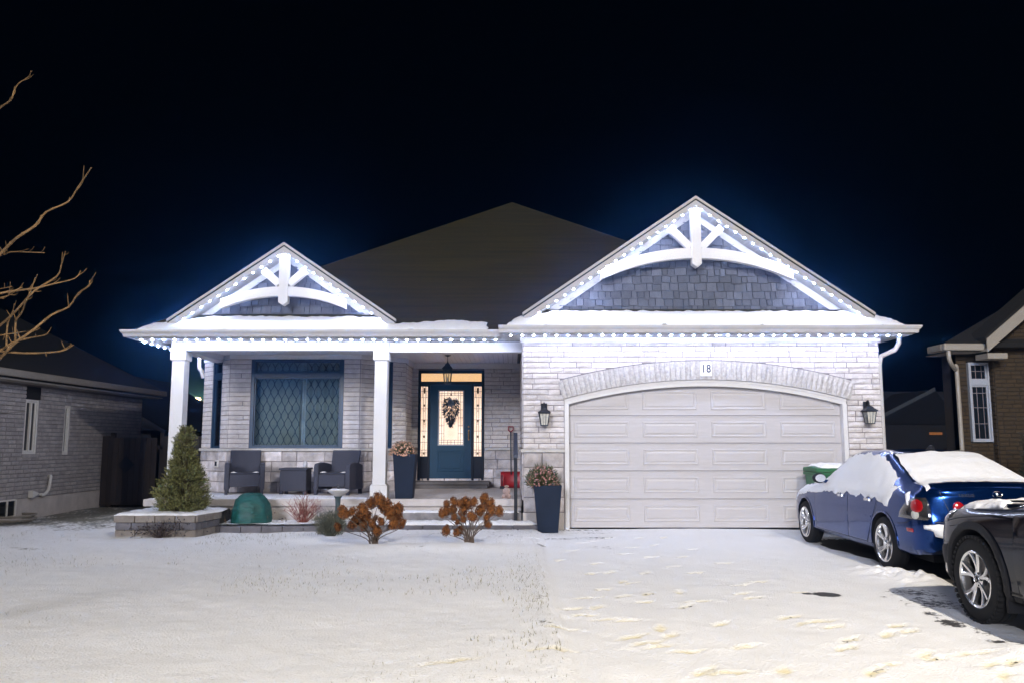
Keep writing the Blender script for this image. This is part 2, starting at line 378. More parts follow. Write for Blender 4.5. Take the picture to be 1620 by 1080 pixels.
def conform(bvh, poly, o, a, b, d, off=.004, res=.05, jag=0., edge=.002, grow=.05, seed=0., rough=0., sink=.006):
    """a sheet laid on a surface: polygon in the plane (o, a, b), dropped along d; off metres thick inside, edge at its rim"""
    o, a, b, d = Vector(o), Vector(a), Vector(b), Vector(d).normalized()
    bd = []
    for i in range(len(poly)):
        p, q = Vector(poly[i]), Vector(poly[(i + 1) % len(poly)]); n = max(1, int((q - p).length / res))
        t = (q - p).normalized(); nn = Vector((-t.y, t.x))
        for k in range(n):
            r = p + (q - p) * k / n
            if jag: r = r + nn * (nz(r.x, r.y, seed, 9) * .6 + nz(r.x, r.y, seed + 3, 24) * .4) * jag
            bd.append(r)
    xs = [q.x for q in bd]; ys = [q.y for q in bd]; pts = list(bd); bt = [(q.x, q.y) for q in bd]
    bn = np.array(bt)
    x = min(xs) + res / 2
    while x < max(xs):
        y = min(ys) + res / 2
        while y < max(ys):
            p = (x + random.uniform(-.1, .1) * res, y + random.uniform(-.1, .1) * res)
            if inside(p, bt) and np.min(np.hypot(bn[:, 0] - p[0], bn[:, 1] - p[1])) > res * .5: pts.append(Vector(p))
            y += res
        x += res
    nb = len(bd)
    vs, es, fs, *_ = delaunay_2d_cdt(pts, [(i, (i + 1) % nb) for i in range(nb)], [], 1, 1e-6)
    top, base = [], []
    for q in vs:
        hit = bvh.ray_cast(o + a * q.x + b * q.y - d * 6, d)
        if hit[0] is None: top.append(None); base.append(None); continue
        n = hit[1]
        if n.dot(d) > 0: n = -n
        dist = float(np.min(np.hypot(bn[:, 0] - q.x, bn[:, 1] - q.y)))
        w = min(1., dist / grow); w = w * (2 - w)
        h = edge + (off - edge) * w
        if rough: h += rough * w * nz(q.x, q.y, seed + 9, 11)
        top.append(hit[0] + n * h); base.append(hit[0] - n * sink)
    mb = MB(); idx = {}
    def vid(i, bot=False):
        if (i, bot) not in idx: idx[(i, bot)] = len(mb.v); mb.v.append(tuple(base[i] if bot else top[i]))
        return idx[(i, bot)]
    cnt = {}
    for f in fs:
        if any(top[i] is None for i in f): continue
        if max((top[f[i]] - top[f[i - 1]]).length for i in range(len(f))) > res * 8: continue
        mb.f.append(tuple(vid(i) for i in f))
        for i in range(len(f)):
            e = (f[i], f[(i + 1) % len(f)]); cnt[e] = 1
    for (i, j) in list(cnt):
        if (j, i) not in cnt: mb.f.append((vid(j), vid(i), vid(i, True), vid(j, True)))
    return mb
def bvh_of(mb): return BVHTree.FromPolygons([Vector(q) for q in mb.v], mb.f)

# ------------------------------------------------------------------ masonry
class Wall:
    """an upright face: O its left end, ang its turn about z, outward normal (sin, -cos)"""
    def __init__(s, O, ang): s.O = Vector((O[0], O[1], 0)); s.a = ang; s.u = Vector((math.cos(ang), math.sin(ang), 0)); s.n = Vector((math.sin(ang), -math.cos(ang), 0))
    def pt(s, q, z, d=0.): return s.O + s.u * q + Vector((0, 0, z)) + s.n * d
BC = {}
def brick_mesh(L, H, var, rough, depth, name, mat):
    key = (round(L, 2), round(H, 3), var, name, mat)
    if key in BC: return BC[key]
    rnd = random.Random(hash((key[0], key[1], var)) & 0xffff)
    nx = 4; mb = MB(); vs = []; e = .005
    for j, z in enumerate((0, H / 2, H)):
        for i in range(nx + 1):
            x = L * i / nx; ed = j != 1 or i in (0, nx)
            d = depth + (rnd.uniform(-.35, .1) * rough if ed else rnd.uniform(0, 1) * rough)
            vs.append((x + (e if i == 0 else -e if i == nx else rnd.uniform(-.01, .01)), -d, z + (e if j == 0 else -e if j == 2 else rnd.uniform(-.004, .004))))
    n = nx + 1; fs = [(j * n + i, j * n + i + 1, (j + 1) * n + i + 1, (j + 1) * n + i) for j in range(2) for i in range(nx)]
    ring = list(range(n)) + [n + nx] + list(range(3 * n - 1, 2 * n - 1, -1)) + [n]
    o = len(vs)
    for k in ring:
        x, y, z = vs[k]; vs.append((min(max(x, 0), L) if 0 < k % n < nx else (0 if k % n == 0 else L), 0, 0 if k < n else H if k >= 2 * n else H / 2))
    m = len(ring); fs += [(ring[i], o + i, o + (i + 1) % m, ring[(i + 1) % m]) for i in range(m)]
    mb.add(vs, fs); me = mb.mesh(name); finish(me, False); me.materials.append(M[mat]); BC[key] = me
    return me
def spans(s0, s1, z0, z1, excl):
    iv = [(s0, s1)]
    for a, b, c, d in excl:
        if min(z1, d) - max(z0, c) <= .35 * (z1 - z0): continue
        nv = []
        for p, q in iv:
            if b <= p or a >= q: nv.append((p, q)); continue
            if a - p > .03: nv.append((p, a))
            if q - b > .03: nv.append((b, q))
        iv = nv
    return iv
def lay(wall, s0, s1, z0, z1, host, out, course=.0955, gap=.009, lens=(.22, .50), excl=(), floor=None, rough=.008, depth=.012, mat='brick', name='brick', rnd=random):
    """courses of pieces between s0..s1, z0..z1; floor(s) trims what stands over an arch"""
    n = max(1, round((z1 - z0) / course)); h = (z1 - z0) / n
    for r in range(n):
        a, b = z0 + r * h + gap / 2, z0 + (r + 1) * h - gap / 2
        for p, q in spans(s0, s1, a, b, excl):
            x = p; first = True
            while x < q - 1e-4:
                L = rnd.uniform(*lens)
                if first and q - p > lens[1] and rnd.random() < .5: L *= .55
                first = False
                if q - (x + L) < lens[0] * .6: L = q - x
                if L > lens[1] * 1.25: L = L / 2
                x1 = min(q, x + L)
                out.append((wall, x + gap / 2, x1 - gap / 2, a, b, host, floor, rough, depth, mat, name)); x = x1
def set_pieces(out, house, limit=300, rest='brickwork'):
    """the largest pieces become parts of their wall, the remainder one part"""
    def size(t):
        w = t[0]; c = w.pt((t[1] + t[2]) / 2, (t[3] + t[4]) / 2); v = c - Vector((0, 0, 1.5))
        u = 810 + 1300 * c.x / max(c.y, .1)
        face = max(.02, -w.n.dot(v.normalized())) if -50 < u < 1670 else .001
        return (t[2] - t[1]) * (t[4] - t[3]) * face / v.length_squared
    out.sort(key=size, reverse=True); made = 0; left = {}
    for k, (w, a, b, c, d, host, floor, rough, depth, mat, name) in enumerate(out):
        poly = None
        if floor is not None:
            n = 9; xs = [a + (b - a) * i / (n - 1) for i in range(n)]; lo = [floor(x) for x in xs]
            if max(lo) > c:
                ok = [i for i in range(n) if lo[i] < d - .012]
                if not ok: continue
                poly = [(xs[i], max(c, lo[i])) for i in ok] + [(xs[ok[-1]], d), (xs[ok[0]], d)]
                if len(ok) == 1: continue
        if made < limit:
            made += 1
            if poly:
                mb = MB().prism([w.pt(x, z, 0) for x, z in poly], w.n * (depth + rough * .4)); part(mb, name, mat, host)
            else:
                o = link(name, brick_mesh(b - a, d - c, k % 3, rough, depth, name, mat), host)
                o.location = w.pt(a, c, 0) - ORG[host]; o.rotation_euler = (0, 0, w.a)
                o.scale = ((b - a) / round(b - a, 2) if b - a > .02 else 1, 1, 1)
        else:
            mb = left.setdefault((host, mat), MB())
            if poly: mb.prism([w.pt(x, z, 0) for x, z in poly], w.n * depth)
            else:
                me = brick_mesh(b - a, d - c, k % 3, rough, depth, name, mat)
                o0 = w.pt(a, c, 0); y = -w.n
                mb.add([o0 + w.u * q.co.x + y * q.co.y + Vector((0, 0, q.co.z)) for q in me.vertices], [tuple(p.vertices) for p in me.polygons])
    for (host, mat), mb in left.items(): part(mb, rest, mat, host, kind='stuff')

# ------------------------------------------------------------------ ground
CAR_X, CAR_Y = 5.33, 9.15
SUV_X, SUV_Y = 4.845, 3.36
PRINTS = [  # footprints: pixel centre, turn from straight ahead in degrees, length factor
 (930,945,70,1.3),(885,995,80,1.1),(872,1032,78,1.5),(705,1055,62,1.7),(905,962,60,1.),(925,972,75,1.),(945,960,30,1),(960,978,70,1.2),(990,980,70,1.2),
 (1000,1005,50,1.5),(1025,1015,60,1.4),(1045,1020,60,1.),(1085,1028,70,1.4),(1045,993,10,1),(1060,1003,30,1),(1140,985,45,1.1),(1085,958,40,1),(1105,950,75,1.3),
 (1075,935,10,1),(935,905,40,1),(965,903,30,1),(1020,905,30,1),(985,918,20,.9),(1000,920,50,.9),(1065,895,50,1),(1100,905,60,1),(1170,925,60,1),(1200,920,70,1.1),
 (1175,938,60,1),(1195,945,60,1),(1265,938,60,.8),(1250,975,60,1.2),(1270,985,40,1),(1300,982,70,1.3),(1320,990,60,1),(1345,1010,50,1.2),(1340,1022,50,1.3),(1420,990,55,1.1),
 (1440,998,50,1),(1405,1003,40,1),(1465,1035,30,1),(1480,1040,55,1),(1115,1060,40,1.3),(1155,1062,80,1.6),(1180,1020,60,1),(1240,1060,20,1.1),(1385,1060,40,1.2),(1410,1050,60,.8),
 (1540,1032,75,1.5),(1570,1048,50,1.2),(1600,1045,40,1.2),(1590,1065,30,1.1),(885,885,20,.9),(905,870,50,.9),(945,890,40,.9),(920,858,60,.9),(1000,865,60,1),(1030,880,50,.9),
 (1050,850,30,.8),(1095,868,40,.9),(1145,890,60,1),(990,875,80,1),(1035,862,30,.9),(1080,880,40,.9),(960,850,70,1),(935,835+20,60,1),(1010,850,50,.8),(1025,938,30,1),(1020,950,60,.9),(985,942,40,.9),(955,930,60,.9)]
FP = []
for u, v, t, k in PRINTS:
    p = gr(u, v); FP.append((p.x, p.y, R(90 - t), .125 * k, .042, .0085 + .004 * nz(p.x, p.y) + .011 * max(0, min(1, (p.y - 8) / 3))))
def ground_grid(name, x0, x1, y0, y1, dx, dy, mat, fn):
    """one sheet of ground; fn(X, Y) gives heights and how bare each point is"""
    nx, ny = int((x1 - x0) / dx) + 1, int((y1 - y0) / dy) + 1
    X, Y = np.meshgrid(np.linspace(x0, x1, nx), np.linspace(y0, y1, ny)); T = np.zeros_like(X); Z, B = fn(X, Y, T)
    me = bpy.data.meshes.new(name)
    co = np.stack([X, Y, Z], -1).reshape(-1, 3).astype(np.float32)
    i = np.arange((ny - 1) * nx).reshape(ny - 1, nx)[:, :-1].ravel()
    q = np.stack([i, i + 1, i + nx + 1, i + nx], 1).astype(np.int32)
    me.vertices.add(len(co)); me.vertices.foreach_set('co', co.ravel())
    me.loops.add(q.size); me.loops.foreach_set('vertex_index', q.ravel())
    me.polygons.add(len(q)); me.polygons.foreach_set('loop_start', np.arange(len(q), dtype=np.int32) * 4)
    me.polygons.foreach_set('use_smooth', np.ones(len(q), bool))
    me.update(calc_edges=True)
    a = me.attributes.new('bare', 'FLOAT', 'POINT'); a.data.foreach_set('value', B.ravel().astype(np.float32)); a = me.attributes.new('trodden_lamplight', 'FLOAT', 'POINT'); a.data.foreach_set('value', T.ravel().astype(np.float32))
    o = link(name, me, None, M[mat]); o['kind'] = 'structure'; return o
_rs = np.random.RandomState(4)
def vnoise(X, Y, s, seed=0):
    """smooth value noise over a plane"""
    rs = np.random.RandomState(seed); T = rs.rand(256, 256); x, y = X * s + 57.3, Y * s + 31.7
    i, j = np.floor(x).astype(int), np.floor(y).astype(int); fx, fy = x - i, y - j
    fx = fx * fx * (3 - 2 * fx); fy = fy * fy * (3 - 2 * fy); g = lambda a, b: T[a % 256, b % 256]
    return (g(i, j) * (1 - fx) + g(i + 1, j) * fx) * (1 - fy) + (g(i, j + 1) * (1 - fx) + g(i + 1, j + 1) * fx) * fy - .5
EDGE = .36
def edge_x(Y): return EDGE + .04 * vnoise(Y * 0, Y, 1.1, 3) * 2
def stamp(X, Y, Z, B, T):
    for px, py, a, l, w, d in FP:
        m = (abs(X - px) < .4) & (abs(Y - py) < .4)
        if not m.any(): continue
        ca, sa = math.cos(a), math.sin(a); x = (X[m] - px); y = (Y[m] - py)
        s = x * ca + y * sa; t = -x * sa + y * ca; wob = vnoise(X[m], Y[m], 14, 5) * .5
        t = t + .01 * np.sin(s * 30)
        w_ = w * (1 + .30 * np.cos(s / l * 3.6) - .25 * (abs(s / l + .15) < .22)); r = (abs(s / l) ** 2.6 + abs(t / w_) ** 2.6) ** (1 / 2.6) + wob * .55 + vnoise(X[m], Y[m], 30, 6) * .35
        Z[m] += -d * np.clip((1.18 - r) / .30, 0, 1) * (1 + .35 * np.sin(s * 190) * (r < .9) + .8 * vnoise(X[m], Y[m], 26, 8)) + .006 * np.exp(-((r - 1.45) / .25) ** 2)
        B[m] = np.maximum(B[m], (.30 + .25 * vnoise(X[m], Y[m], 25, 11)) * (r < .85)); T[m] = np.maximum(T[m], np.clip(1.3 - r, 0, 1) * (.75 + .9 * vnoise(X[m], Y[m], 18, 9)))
def f_drive(X, Y, T):
    Z = .018 * vnoise(X, Y, .55, 1) + .010 * vnoise(X, Y, 2.3, 2) + .004 * vnoise(X, Y, 9, 3) + .012 * vnoise(X, Y, 5, 8) * np.clip((13.5 - Y) / 4, 0, 1)
    B = np.zeros_like(X)
    # the dry strip that the sedan shelters, and the strip by the dark car
    n = .35 * vnoise(X, Y, 1.4, 6) + .12 * vnoise(X, Y, 6, 7)
    sx = (X - (CAR_X - .74 + n * .5)); under = np.clip(sx / .22, 0, 1) * np.clip((CAR_X + .95 - X) / .2, 0, 1) * np.clip((Y - (CAR_Y - .75 + n)) / .3, 0, 1) * np.clip((CAR_Y + 4.3 - Y) / .3, 0, 1)
    sx = (X - (SUV_X - .85 + n * .6)); us = np.clip(sx / .3, 0, 1) * np.clip((SUV_Y + 4.5 + n - Y) / .3, 0, 1)
    B = np.maximum(B, np.maximum(under, us)); Z -= .035 * np.maximum(under, us)
    trk = np.exp(-(((X - 3.72 - .15 * n) / .16) ** 2)) * np.clip((8.4 - Y) / .8, 0, 1) * np.clip((Y - 5) / .3, 0, 1); B = np.maximum(B, trk * (.42 + .5 * vnoise(X, Y, 7, 9)))
    p = gr(1308, 941); B = np.maximum(B, 1.1 * np.exp(-(((X - p.x) / .15) ** 2 + ((Y - p.y) / .12) ** 2)))
    for (u, v, s, w) in ((1278, 940, .09, .6), (1450, 938, .5, .44), (1480, 955, .5, .48), (1340, 1012, .1, .45), (1215, 957, .08, .4), (1395, 945, .1, .4)):
        p = gr(u, v); B = np.maximum(B, w * np.exp(-(((X - p.x) / s) ** 2 + ((Y - p.y) / s) ** 2)))
    walk = np.clip((2.6 - X) / 1.2, 0, 1) * np.clip((Y - 11.2) / 1.2, 0, 1); B = np.maximum(B, walk * (.30 + .35 * vnoise(X * .55, Y * 2.2, 2.2, 12)))
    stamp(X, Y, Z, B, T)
    # ploughed-up snow by the sedan's rear wheel and by the dark car
    for (x, y, r, h) in ((4.42, 9.55, .3, .06), (4.25, 9.95, .25, .05), (4.52, 9.25, .22, .05), (3.78, 6.15, .22, .05), (3.98, 5.95, .2, .05)):
        Z += h * np.exp(-(((X - x) / r) ** 2 + ((Y - y) / r) ** 2)) * (1 + 1.2 * vnoise(X, Y, 13, 14))
    e = X - edge_x(Y); Z += .025 * np.exp(-(e / .07) ** 2)
    return Z, B
def f_lawn(X, Y, T):
    Z = .03 + .05 * vnoise(X, Y, .45, 21) + .02 * vnoise(X, Y, 1.7, 22) + .010 * vnoise(X, Y, 6, 23) + .008 * vnoise(X, Y, 15, 24)
    B = .06 + .24 * vnoise(X, Y, .5, 25) + .22 * vnoise(X, Y, 2.5, 26)
    side = np.clip((-6.3 - X) / 1.2, 0, 1) * np.clip((Y - 12.6) / 2.5, 0, 1); B = B + side * .34
    e = edge_x(Y) - X; B = B + (.15 + .25 * vnoise(X, Y, 3, 27)) * np.exp(-((e - .12) / .16) ** 2); Z += .02 * np.exp(-(e / .1) ** 2); Z -= .03 * np.clip(1 - e / .05, 0, 1)
    for (u, v, r, h) in ((590, 872, .8, .07), (742, 872, .8, .07), (520, 856, .6, .05)):
        p = gr(u, v); Z += h * np.exp(-(((X - p.x) / r) ** 2 + ((Y - p.y) / (r * .5)) ** 2))
    for (u, v, w) in ((745, 880, .3), (800, 886, .3), (655, 875, .25), (20, 870, .3), (45, 872, .3)):
        p = gr(u, v); B = B + w * np.exp(-(((X - p.x) / .35) ** 2 + ((Y - p.y) / .12) ** 2))
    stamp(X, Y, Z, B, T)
    return Z, np.clip(B, 0, .75)
ground_grid('snowy_driveway', EDGE - .12, 7.6, 3.6, 14.74, .028, .028, 'drive_snow', f_drive)
ground_grid('snowy_lawn', -11.5, EDGE + .05, 3.6, 14.3, .04, .04, 'lawn_snow', f_lawn)
ground_grid('side_yard', -11.5, -6.5, 14.3, 24, .08, .08, 'lawn_snow', lambda X, Y, T: (lambda a: (a[0], np.clip(a[1] + .12, 0, .8)))(f_lawn(X, Y, T)))
struct(MB().box(-59, 59, -13, 109, -.5, -.12), 'ground', pmat('far_snowy_ground', (.5, .5, .52), .9, var=.3, vscale=.3))
ground_grid('side_strip', 7.6, 13, 3.6, 26, .08, .08, 'lawn_snow', lambda X, Y, T: f_lawn(X - 12, Y, T))
# paved walk in front of the steps: snow lies on flagstones whose joints show
def f_walk(X, Y, T):
    Z = .045 + .012 * vnoise(X, Y, 2, 31) + .006 * vnoise(X, Y, 9, 32); B = np.full_like(X, .18) + .4 * vnoise(X * .5, Y * 2, 2.5, 33)
    rows = abs(((Y - 12.3) / .34) % 1 - .5) * .34; row = np.floor((Y - 12.3) / .34); cols = abs(((X / .62) + .37 * row) % 1 - .5) * .62
    j = (rows > .155) | (cols > .298); Z -= .014 * j; B = B + .17 * j
    Z -= .12 * np.clip(1 - (.62 - X) / .3, 0, 1) ** 2
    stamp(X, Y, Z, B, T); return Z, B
ground_grid('garden_walk', -2.05, .62, 12.25, 14.42, .02, .02, 'drive_snow', f_walk)
mb = MB(); rg = random.Random(5)       # grass tips that stick out of the thin snow
for k in range(9000):
    y = 4.6 + 9.4 * rg.random() ** .8; x = rg.uniform(-.66 * y - .2, EDGE - .02)
    if x < -11: continue
    if k % 11 == 0: x = EDGE - abs(rg.gauss(0, .2))
    d = nz(x, y, 0, .55) + .5 * nz(x, y, 3, 2.2)
    if d < .08 and k % 11: continue
    z = .02 + .02 * nz(x, y); h = rg.uniform(.018, .05); w = .0035; a = rg.uniform(0, 6.3); dx, dy = math.cos(a), math.sin(a); t = rg.uniform(-.02, .02)
    mb.add([(x - dx * w, y - dy * w, z), (x + dx * w, y + dy * w, z), (x + t, y + t, z + h)], [(0, 1, 2)])
o = part(mb, 'grass_tips', pmat('dry_grass', (.22, .20, .13), .9, rand=.4), fix=False, kind='stuff')
tag(o, 'dry grass tips poking through the thin snow on the lawn', 'grass')

# ------------------------------------------------------------------ the bungalow
H = thing('brick_bungalow', (0, 18, 0), 'pale brick bungalow with two white trussed gables outlined in lights', 'house')
FL, CL = .50, 3.32                                     # porch floor, porch ceiling
pieces = []; stones = []
# walls: mortar cores, each the carrier of its bricks
GX0, GX1, GY = .20, 6.55, 14.60
OX0, OX1, OC = .93, 5.94, 3.435                          # garage opening
AR, ACZ = 9.36, 2.62 - 9.36                              # arch radius and centre height
def arch(x, dr=0.):
    q = (AR + dr) ** 2 - (x - OC) ** 2
    return ACZ + math.sqrt(max(q, 0))
gw = MB()
gw.box(GX0, OX0, GY + .012, GY + .25, 0, 3.36).box(OX1, GX1, GY + .012, GY + .25, 0, 3.36)
n = 28
for i in range(n):
    a, b = OX0 + (OX1 - OX0) * i / n, OX0 + (OX1 - OX0) * (i + 1) / n
    gw.prism([(a, GY + .012, arch(a)), (b, GY + .012, arch(b)), (b, GY + .012, 3.36), (a, GY + .012, 3.36)], (0, .24, 0))
gw.box(GX0, GX0 + .25, GY + .262, 18.9, 0, 3.36).box(GX1 - .25, GX1, GY + .262, 21, 0, 3.36)
garage_wall = part(gw, 'garage_wall', 'mortar', H)
W_g = Wall((0, GY + .012), 0); W_gl = Wall((GX0, 18.9), R(-90)); W_gr = Wall((GX1, GY + .012), R(90))
SZ = 1.335                                              # sill height
half = 2.54
def afl(s):
    return arch(s, .335) + .012 if abs(s - OC) < half else -9
lay(W_g, GX0, GX1, SZ + .06, 2.35, garage_wall, pieces, excl=[(OX0 - .004, OX1 + .004, 0, 3)], rough=.014)
lay(W_g, GX0, GX1, 2.35, 3.305, garage_wall, pieces, floor=afl, rough=.014)
lay(W_gl, 0, 4.29, SZ + .06, 3.32, garage_wall, pieces, rough=.014)
lay(W_gr, 0, 1.2, .5, 3.30, garage_wall, pieces, rough=.014)
lay(W_g, OX1, GX1, .42, SZ + .05, garage_wall, pieces, rough=.014)
lay(W_g, GX0, OX0 - .02, .30, SZ, garage_wall, stones, course=.26, lens=(.24, .5), rough=.03, depth=.03, mat='stone', name='stone')
lay(W_gl, 0, 4.29, FL, SZ, garage_wall, stones, course=.21, lens=(.3, .6), rough=.02, depth=.02, mat='stone', name='stone')
part(MB().box(GX0 - .012, OX0 - .02, GY - .022, GY + .011, 0, .295), 'foundation', 'concrete', garage_wall, bevel=.01)
part(MB().box(OX1 + .02, GX1 + .01, GY - .022, GY + .011, 0, .40), 'foundation', 'concrete', garage_wall, bevel=.01)
sl = MB(); sl.box(GX0 - .05, OX0 - .004, GY - .06, GY + .03, SZ, SZ + .058); sl.box(GX0 - .05, GX0, GY + .03, 18.85, SZ, SZ + .058)
part(sl, 'sill_course', 'sill', garage_wall, bevel=.012)
# soldier-brick arch, each brick a wedge with a rock face
rnd = random.Random(3); na = 58; a0 = math.asin((OX0 - .03 - OC) / AR); a1 = -a0 + .003
for i in range(na):
    t0, t1 = a0 + (a1 - a0) * i / na + .0004, a0 + (a1 - a0) * (i + 1) / na - .0004
    vs = []; y0 = GY - .012
    for r in (0, .11, .22, .33):
        for t in (t0, (t0 + t1) / 2, t1):
            ed = r in (0, .33) or t != (t0 + t1) / 2
            vs.append((OC + (AR + r) * math.sin(t), y0 - (.012 if ed else .018 + rnd.uniform(0, .022)) - rnd.uniform(0, .006), ACZ + (AR + r) * math.cos(t)))
    fs = [(j * 3 + k, j * 3 + k + 1, (j + 1) * 3 + k + 1, (j + 1) * 3 + k) for j in range(3) for k in range(2)]
    ring = [0, 1, 2, 5, 8, 11, 10, 9, 6, 3]; o = len(vs); vs += [(vs[k][0], GY + .02, vs[k][2]) for k in ring]
    fs += [(ring[k], ring[(k + 1) % 10], o + (k + 1) % 10, o + k) for k in range(10)]
    part(MB().add(vs, fs), 'arch_brick', 'arch_brick', garage_wall)
# house number
pl = at(1117, 583, GY - .06)
plq = part(MB().box(pl.x - .10, pl.x + .10, GY - .062, GY - .03, pl.z - .125, pl.z + .125), 'number_plaque', 'plaque', H, bevel=.006)
def text_mesh(txt, size, loc, rot, mat, name, parent, ext=.003, sx=1., align='CENTER', space=1.):
    c = bpy.data.curves.new('t', 'FONT'); c.body = txt; c.size = size; c.extrude = ext; c.offset = .0035 if txt == '18' else 0; c.align_x = align; c.align_y = 'CENTER'; c.space_character = space
    o = bpy.data.objects.new('t', c); COL.objects.link(o)
    bpy.context.view_layer.update()
    me = bpy.data.meshes.new_from_object(o.evaluated_get(bpy.context.evaluated_depsgraph_get()))
    me.transform(Matrix.LocRotScale(Vector(loc) - ORG.get(parent, Vector()), rot, Vector((sx, 1, 1)))); bpy.data.objects.remove(o)
    me.materials.clear(); return link(name, me, parent, M[mat])
from mathutils import Euler
text_mesh('18', .20, (pl.x, GY - .064, pl.z), Euler((R(90), 0, 0)), 'ink', 'house_number', plq, sx=.8, space=1.12)

# bay with the lattice-curtained window
BY, BA = 17.0, .84
bx0, bx1 = -5.845, -3.14
bay = MB()
ring = [(bx0 - BA, BY + BA), (bx0, BY), (bx1, BY), (bx1 + BA, BY + BA)]
W_b = Wall((bx0, BY), 0); W_bl = Wall((bx0 - BA, BY + BA), R(-45)); W_br = Wall((bx1, BY), R(45))
dl = BA * math.sqrt(2)
wx0, wx1, wz0, wz1 = .44, 2.36, 1.36, 3.235             # front window within the bay wall
def wall_core(mb, w, s0, s1, z0, z1, holes, th=.12):
    xs = sorted({s0, s1} | {h[0] for h in holes} | {h[1] for h in holes})
    for a, b in zip(xs, xs[1:]):
        zz = [(z0, z1)]
        for h in holes:
            if h[0] <= a + 1e-6 and h[1] >= b - 1e-6:
                zz = [q for p in zz for q in ((p[0], min(p[1], h[2])), (max(p[0], h[3]), p[1])) if q[1] - q[0] > 1e-4]
        for p in zz: mb.prism([w.pt(a, p[0]), w.pt(b, p[0]), w.pt(b, p[1]), w.pt(a, p[1])], w.n * -th)
hf = (wx0, wx1, wz0, wz1); hl = (.42, .86, wz0, wz1); hr = (dl - .80, dl - .36, wz0, wz1)
wall_core(bay, W_b, 0, bx1 - bx0, FL, CL, [hf]); wall_core(bay, W_bl, 0, dl, FL, CL, [hl]); wall_core(bay, W_br, 0, dl, FL, CL, [hr])
bay_wall = part(bay, 'bay_wall', 'mortar', H)
for w, s, h in ((W_b, bx1 - bx0, hf), (W_bl, dl, hl), (W_br, dl, hr)):
    lay(w, 0, s, SZ + .06, 3.22, bay_wall, pieces, course=.0955, excl=[h], rough=.004, depth=.011)
    lay(w, 0, s, FL, SZ, bay_wall, stones, course=.205, lens=(.28, .62), rough=.02, depth=.02, mat='stone', name='stone')
sb = MB()
for p, q in zip(ring, ring[1:]):
    w = Wall(p, math.atan2(q[1] - p[1], q[0] - p[0])); L = math.hypot(q[0] - p[0], q[1] - p[1])
    k = .024
    sb.prism([w.pt(-k, SZ, .055), w.pt(L + k, SZ, .055), w.pt(L + k, SZ + .055, .05), w.pt(-k, SZ + .055, .05)], w.n * -.1)
part(sb, 'sill_course', 'sill', bay_wall, bevel=.01)
def window(w, s0, s1, z0, z1, host, split, fr=.07, mat='navy', glass='glass', rec=.03):
    f = MB(); fd = .09
    def rb(a, b, c, d, y0=rec, y1=fd + rec):
        f.prism([w.pt(a, c, -y0 + .03), w.pt(b, c, -y0 + .03), w.pt(b, d, -y0 + .03), w.pt(a, d, -y0 + .03)], w.n * -(y1 - y0))
    rb(s0, s0 + fr, z0, z1); rb(s1 - fr, s1, z0, z1); rb(s0 + fr, s1 - fr, z0, z0 + fr); rb(s0 + fr, s1 - fr, z1 - fr * .7, z1)
    if split: rb(s0 + fr, s1 - fr, split - .05, split + .05)
    for (c, d) in (((z0 + fr, split - .05), (split + .05, z1 - fr * .7)) if split else ((z0 + fr, z1 - fr * .7),)):
        k = .028          # inner sash
        rb(s0 + fr, s0 + fr + k, c, d, rec + .025, rec + .07); rb(s1 - fr - k, s1 - fr, c, d, rec + .025, rec + .07)
        rb(s0 + fr + k, s1 - fr - k, c, c + k, rec + .025, rec + .07); rb(s0 + fr + k, s1 - fr - k, d - k, d, rec + .025, rec + .07)
    fo = part(f, 'window_frame', mat, host, bevel=.004)
    for (c, d) in (((z0 + fr, split - .05), (split + .05, z1 - fr * .7)) if split else ((z0 + fr, z1 - fr * .7),)):
        part(MB().prism([w.pt(s0 + fr, c, -rec - .045 + .03), w.pt(s1 - fr, c, -rec - .045 + .03), w.pt(s1 - fr, d, -rec - .045 + .03), w.pt(s0 + fr, d, -rec - .045 + .03)], w.n * -.006), 'pane', glass, host)
    return fo
zsp = 2.90
win = window(W_b, *hf, bay_wall, zsp); window(W_bl, *hl, bay_wall, zsp, fr=.055); window(W_br, *hr, bay_wall, zsp, fr=.055)
def curtain(w, s0, s1, z0, z1, d, name, mat, host, folds=9, amp=.018, taper=0.):
    nx, nzz = 120, 14; vs = []; fs = []; uvs = []
    for j in range(nzz + 1):
        z = z0 + (z1 - z0) * j / nzz
        for i in range(nx + 1):
            t = i / nx; s = s0 + (s1 - s0) * t + taper * (1 - j / nzz) * (t - 1)
            p = amp * math.sin(t * folds * 2 * math.pi + .4 * math.sin(j * .5)); vs.append(w.pt(s, z, -d + p)); uvs.append((s + .35 * p, z))
    for j in range(nzz):
        for i in range(nx): a = j * (nx + 1) + i; fs.append((a, a + 1, a + nx + 2, a + nx + 1))
    me = MB().add(vs, fs).mesh(name, ORG[host]); ul = me.uv_layers.new(name='UVMap')
    for l in me.loops: ul.data[l.index].uv = uvs[l.vertex_index]
    for p in me.polygons: p.use_smooth = True
    return link(name, me, host, M[mat])
curtain(W_b, wx0 + .03, wx0 + .98, wz0 + .03, wz1 - .03, .20, 'curtain', 'curtain', bay_wall, folds=3, amp=.006, taper=.12)
curtain(W_b, wx0 + 1.10, wx1 - .03, wz0 + .03, wz1 - .03, .20, 'curtain', 'curtain', bay_wall, folds=5, amp=.016)
curtain(W_b, wx0 + .78, wx0 + 1.16, wz0 + .03, wz1 - .03, .26, 'sheer_curtain', 'sheer', bay_wall, folds=5, amp=.012)
cb = MB()
for w, h in ((W_bl, hl), (W_br, hr)): cb.prism([w.pt(h[0], wz0, -.22), w.pt(h[1], wz0, -.22), w.pt(h[1], wz1, -.22), w.pt(h[0], wz1, -.22)], w.n * -.01)
part(cb, 'side_blind', pmat('dim_blind', (.06, .09, .11), .8), bay_wall)
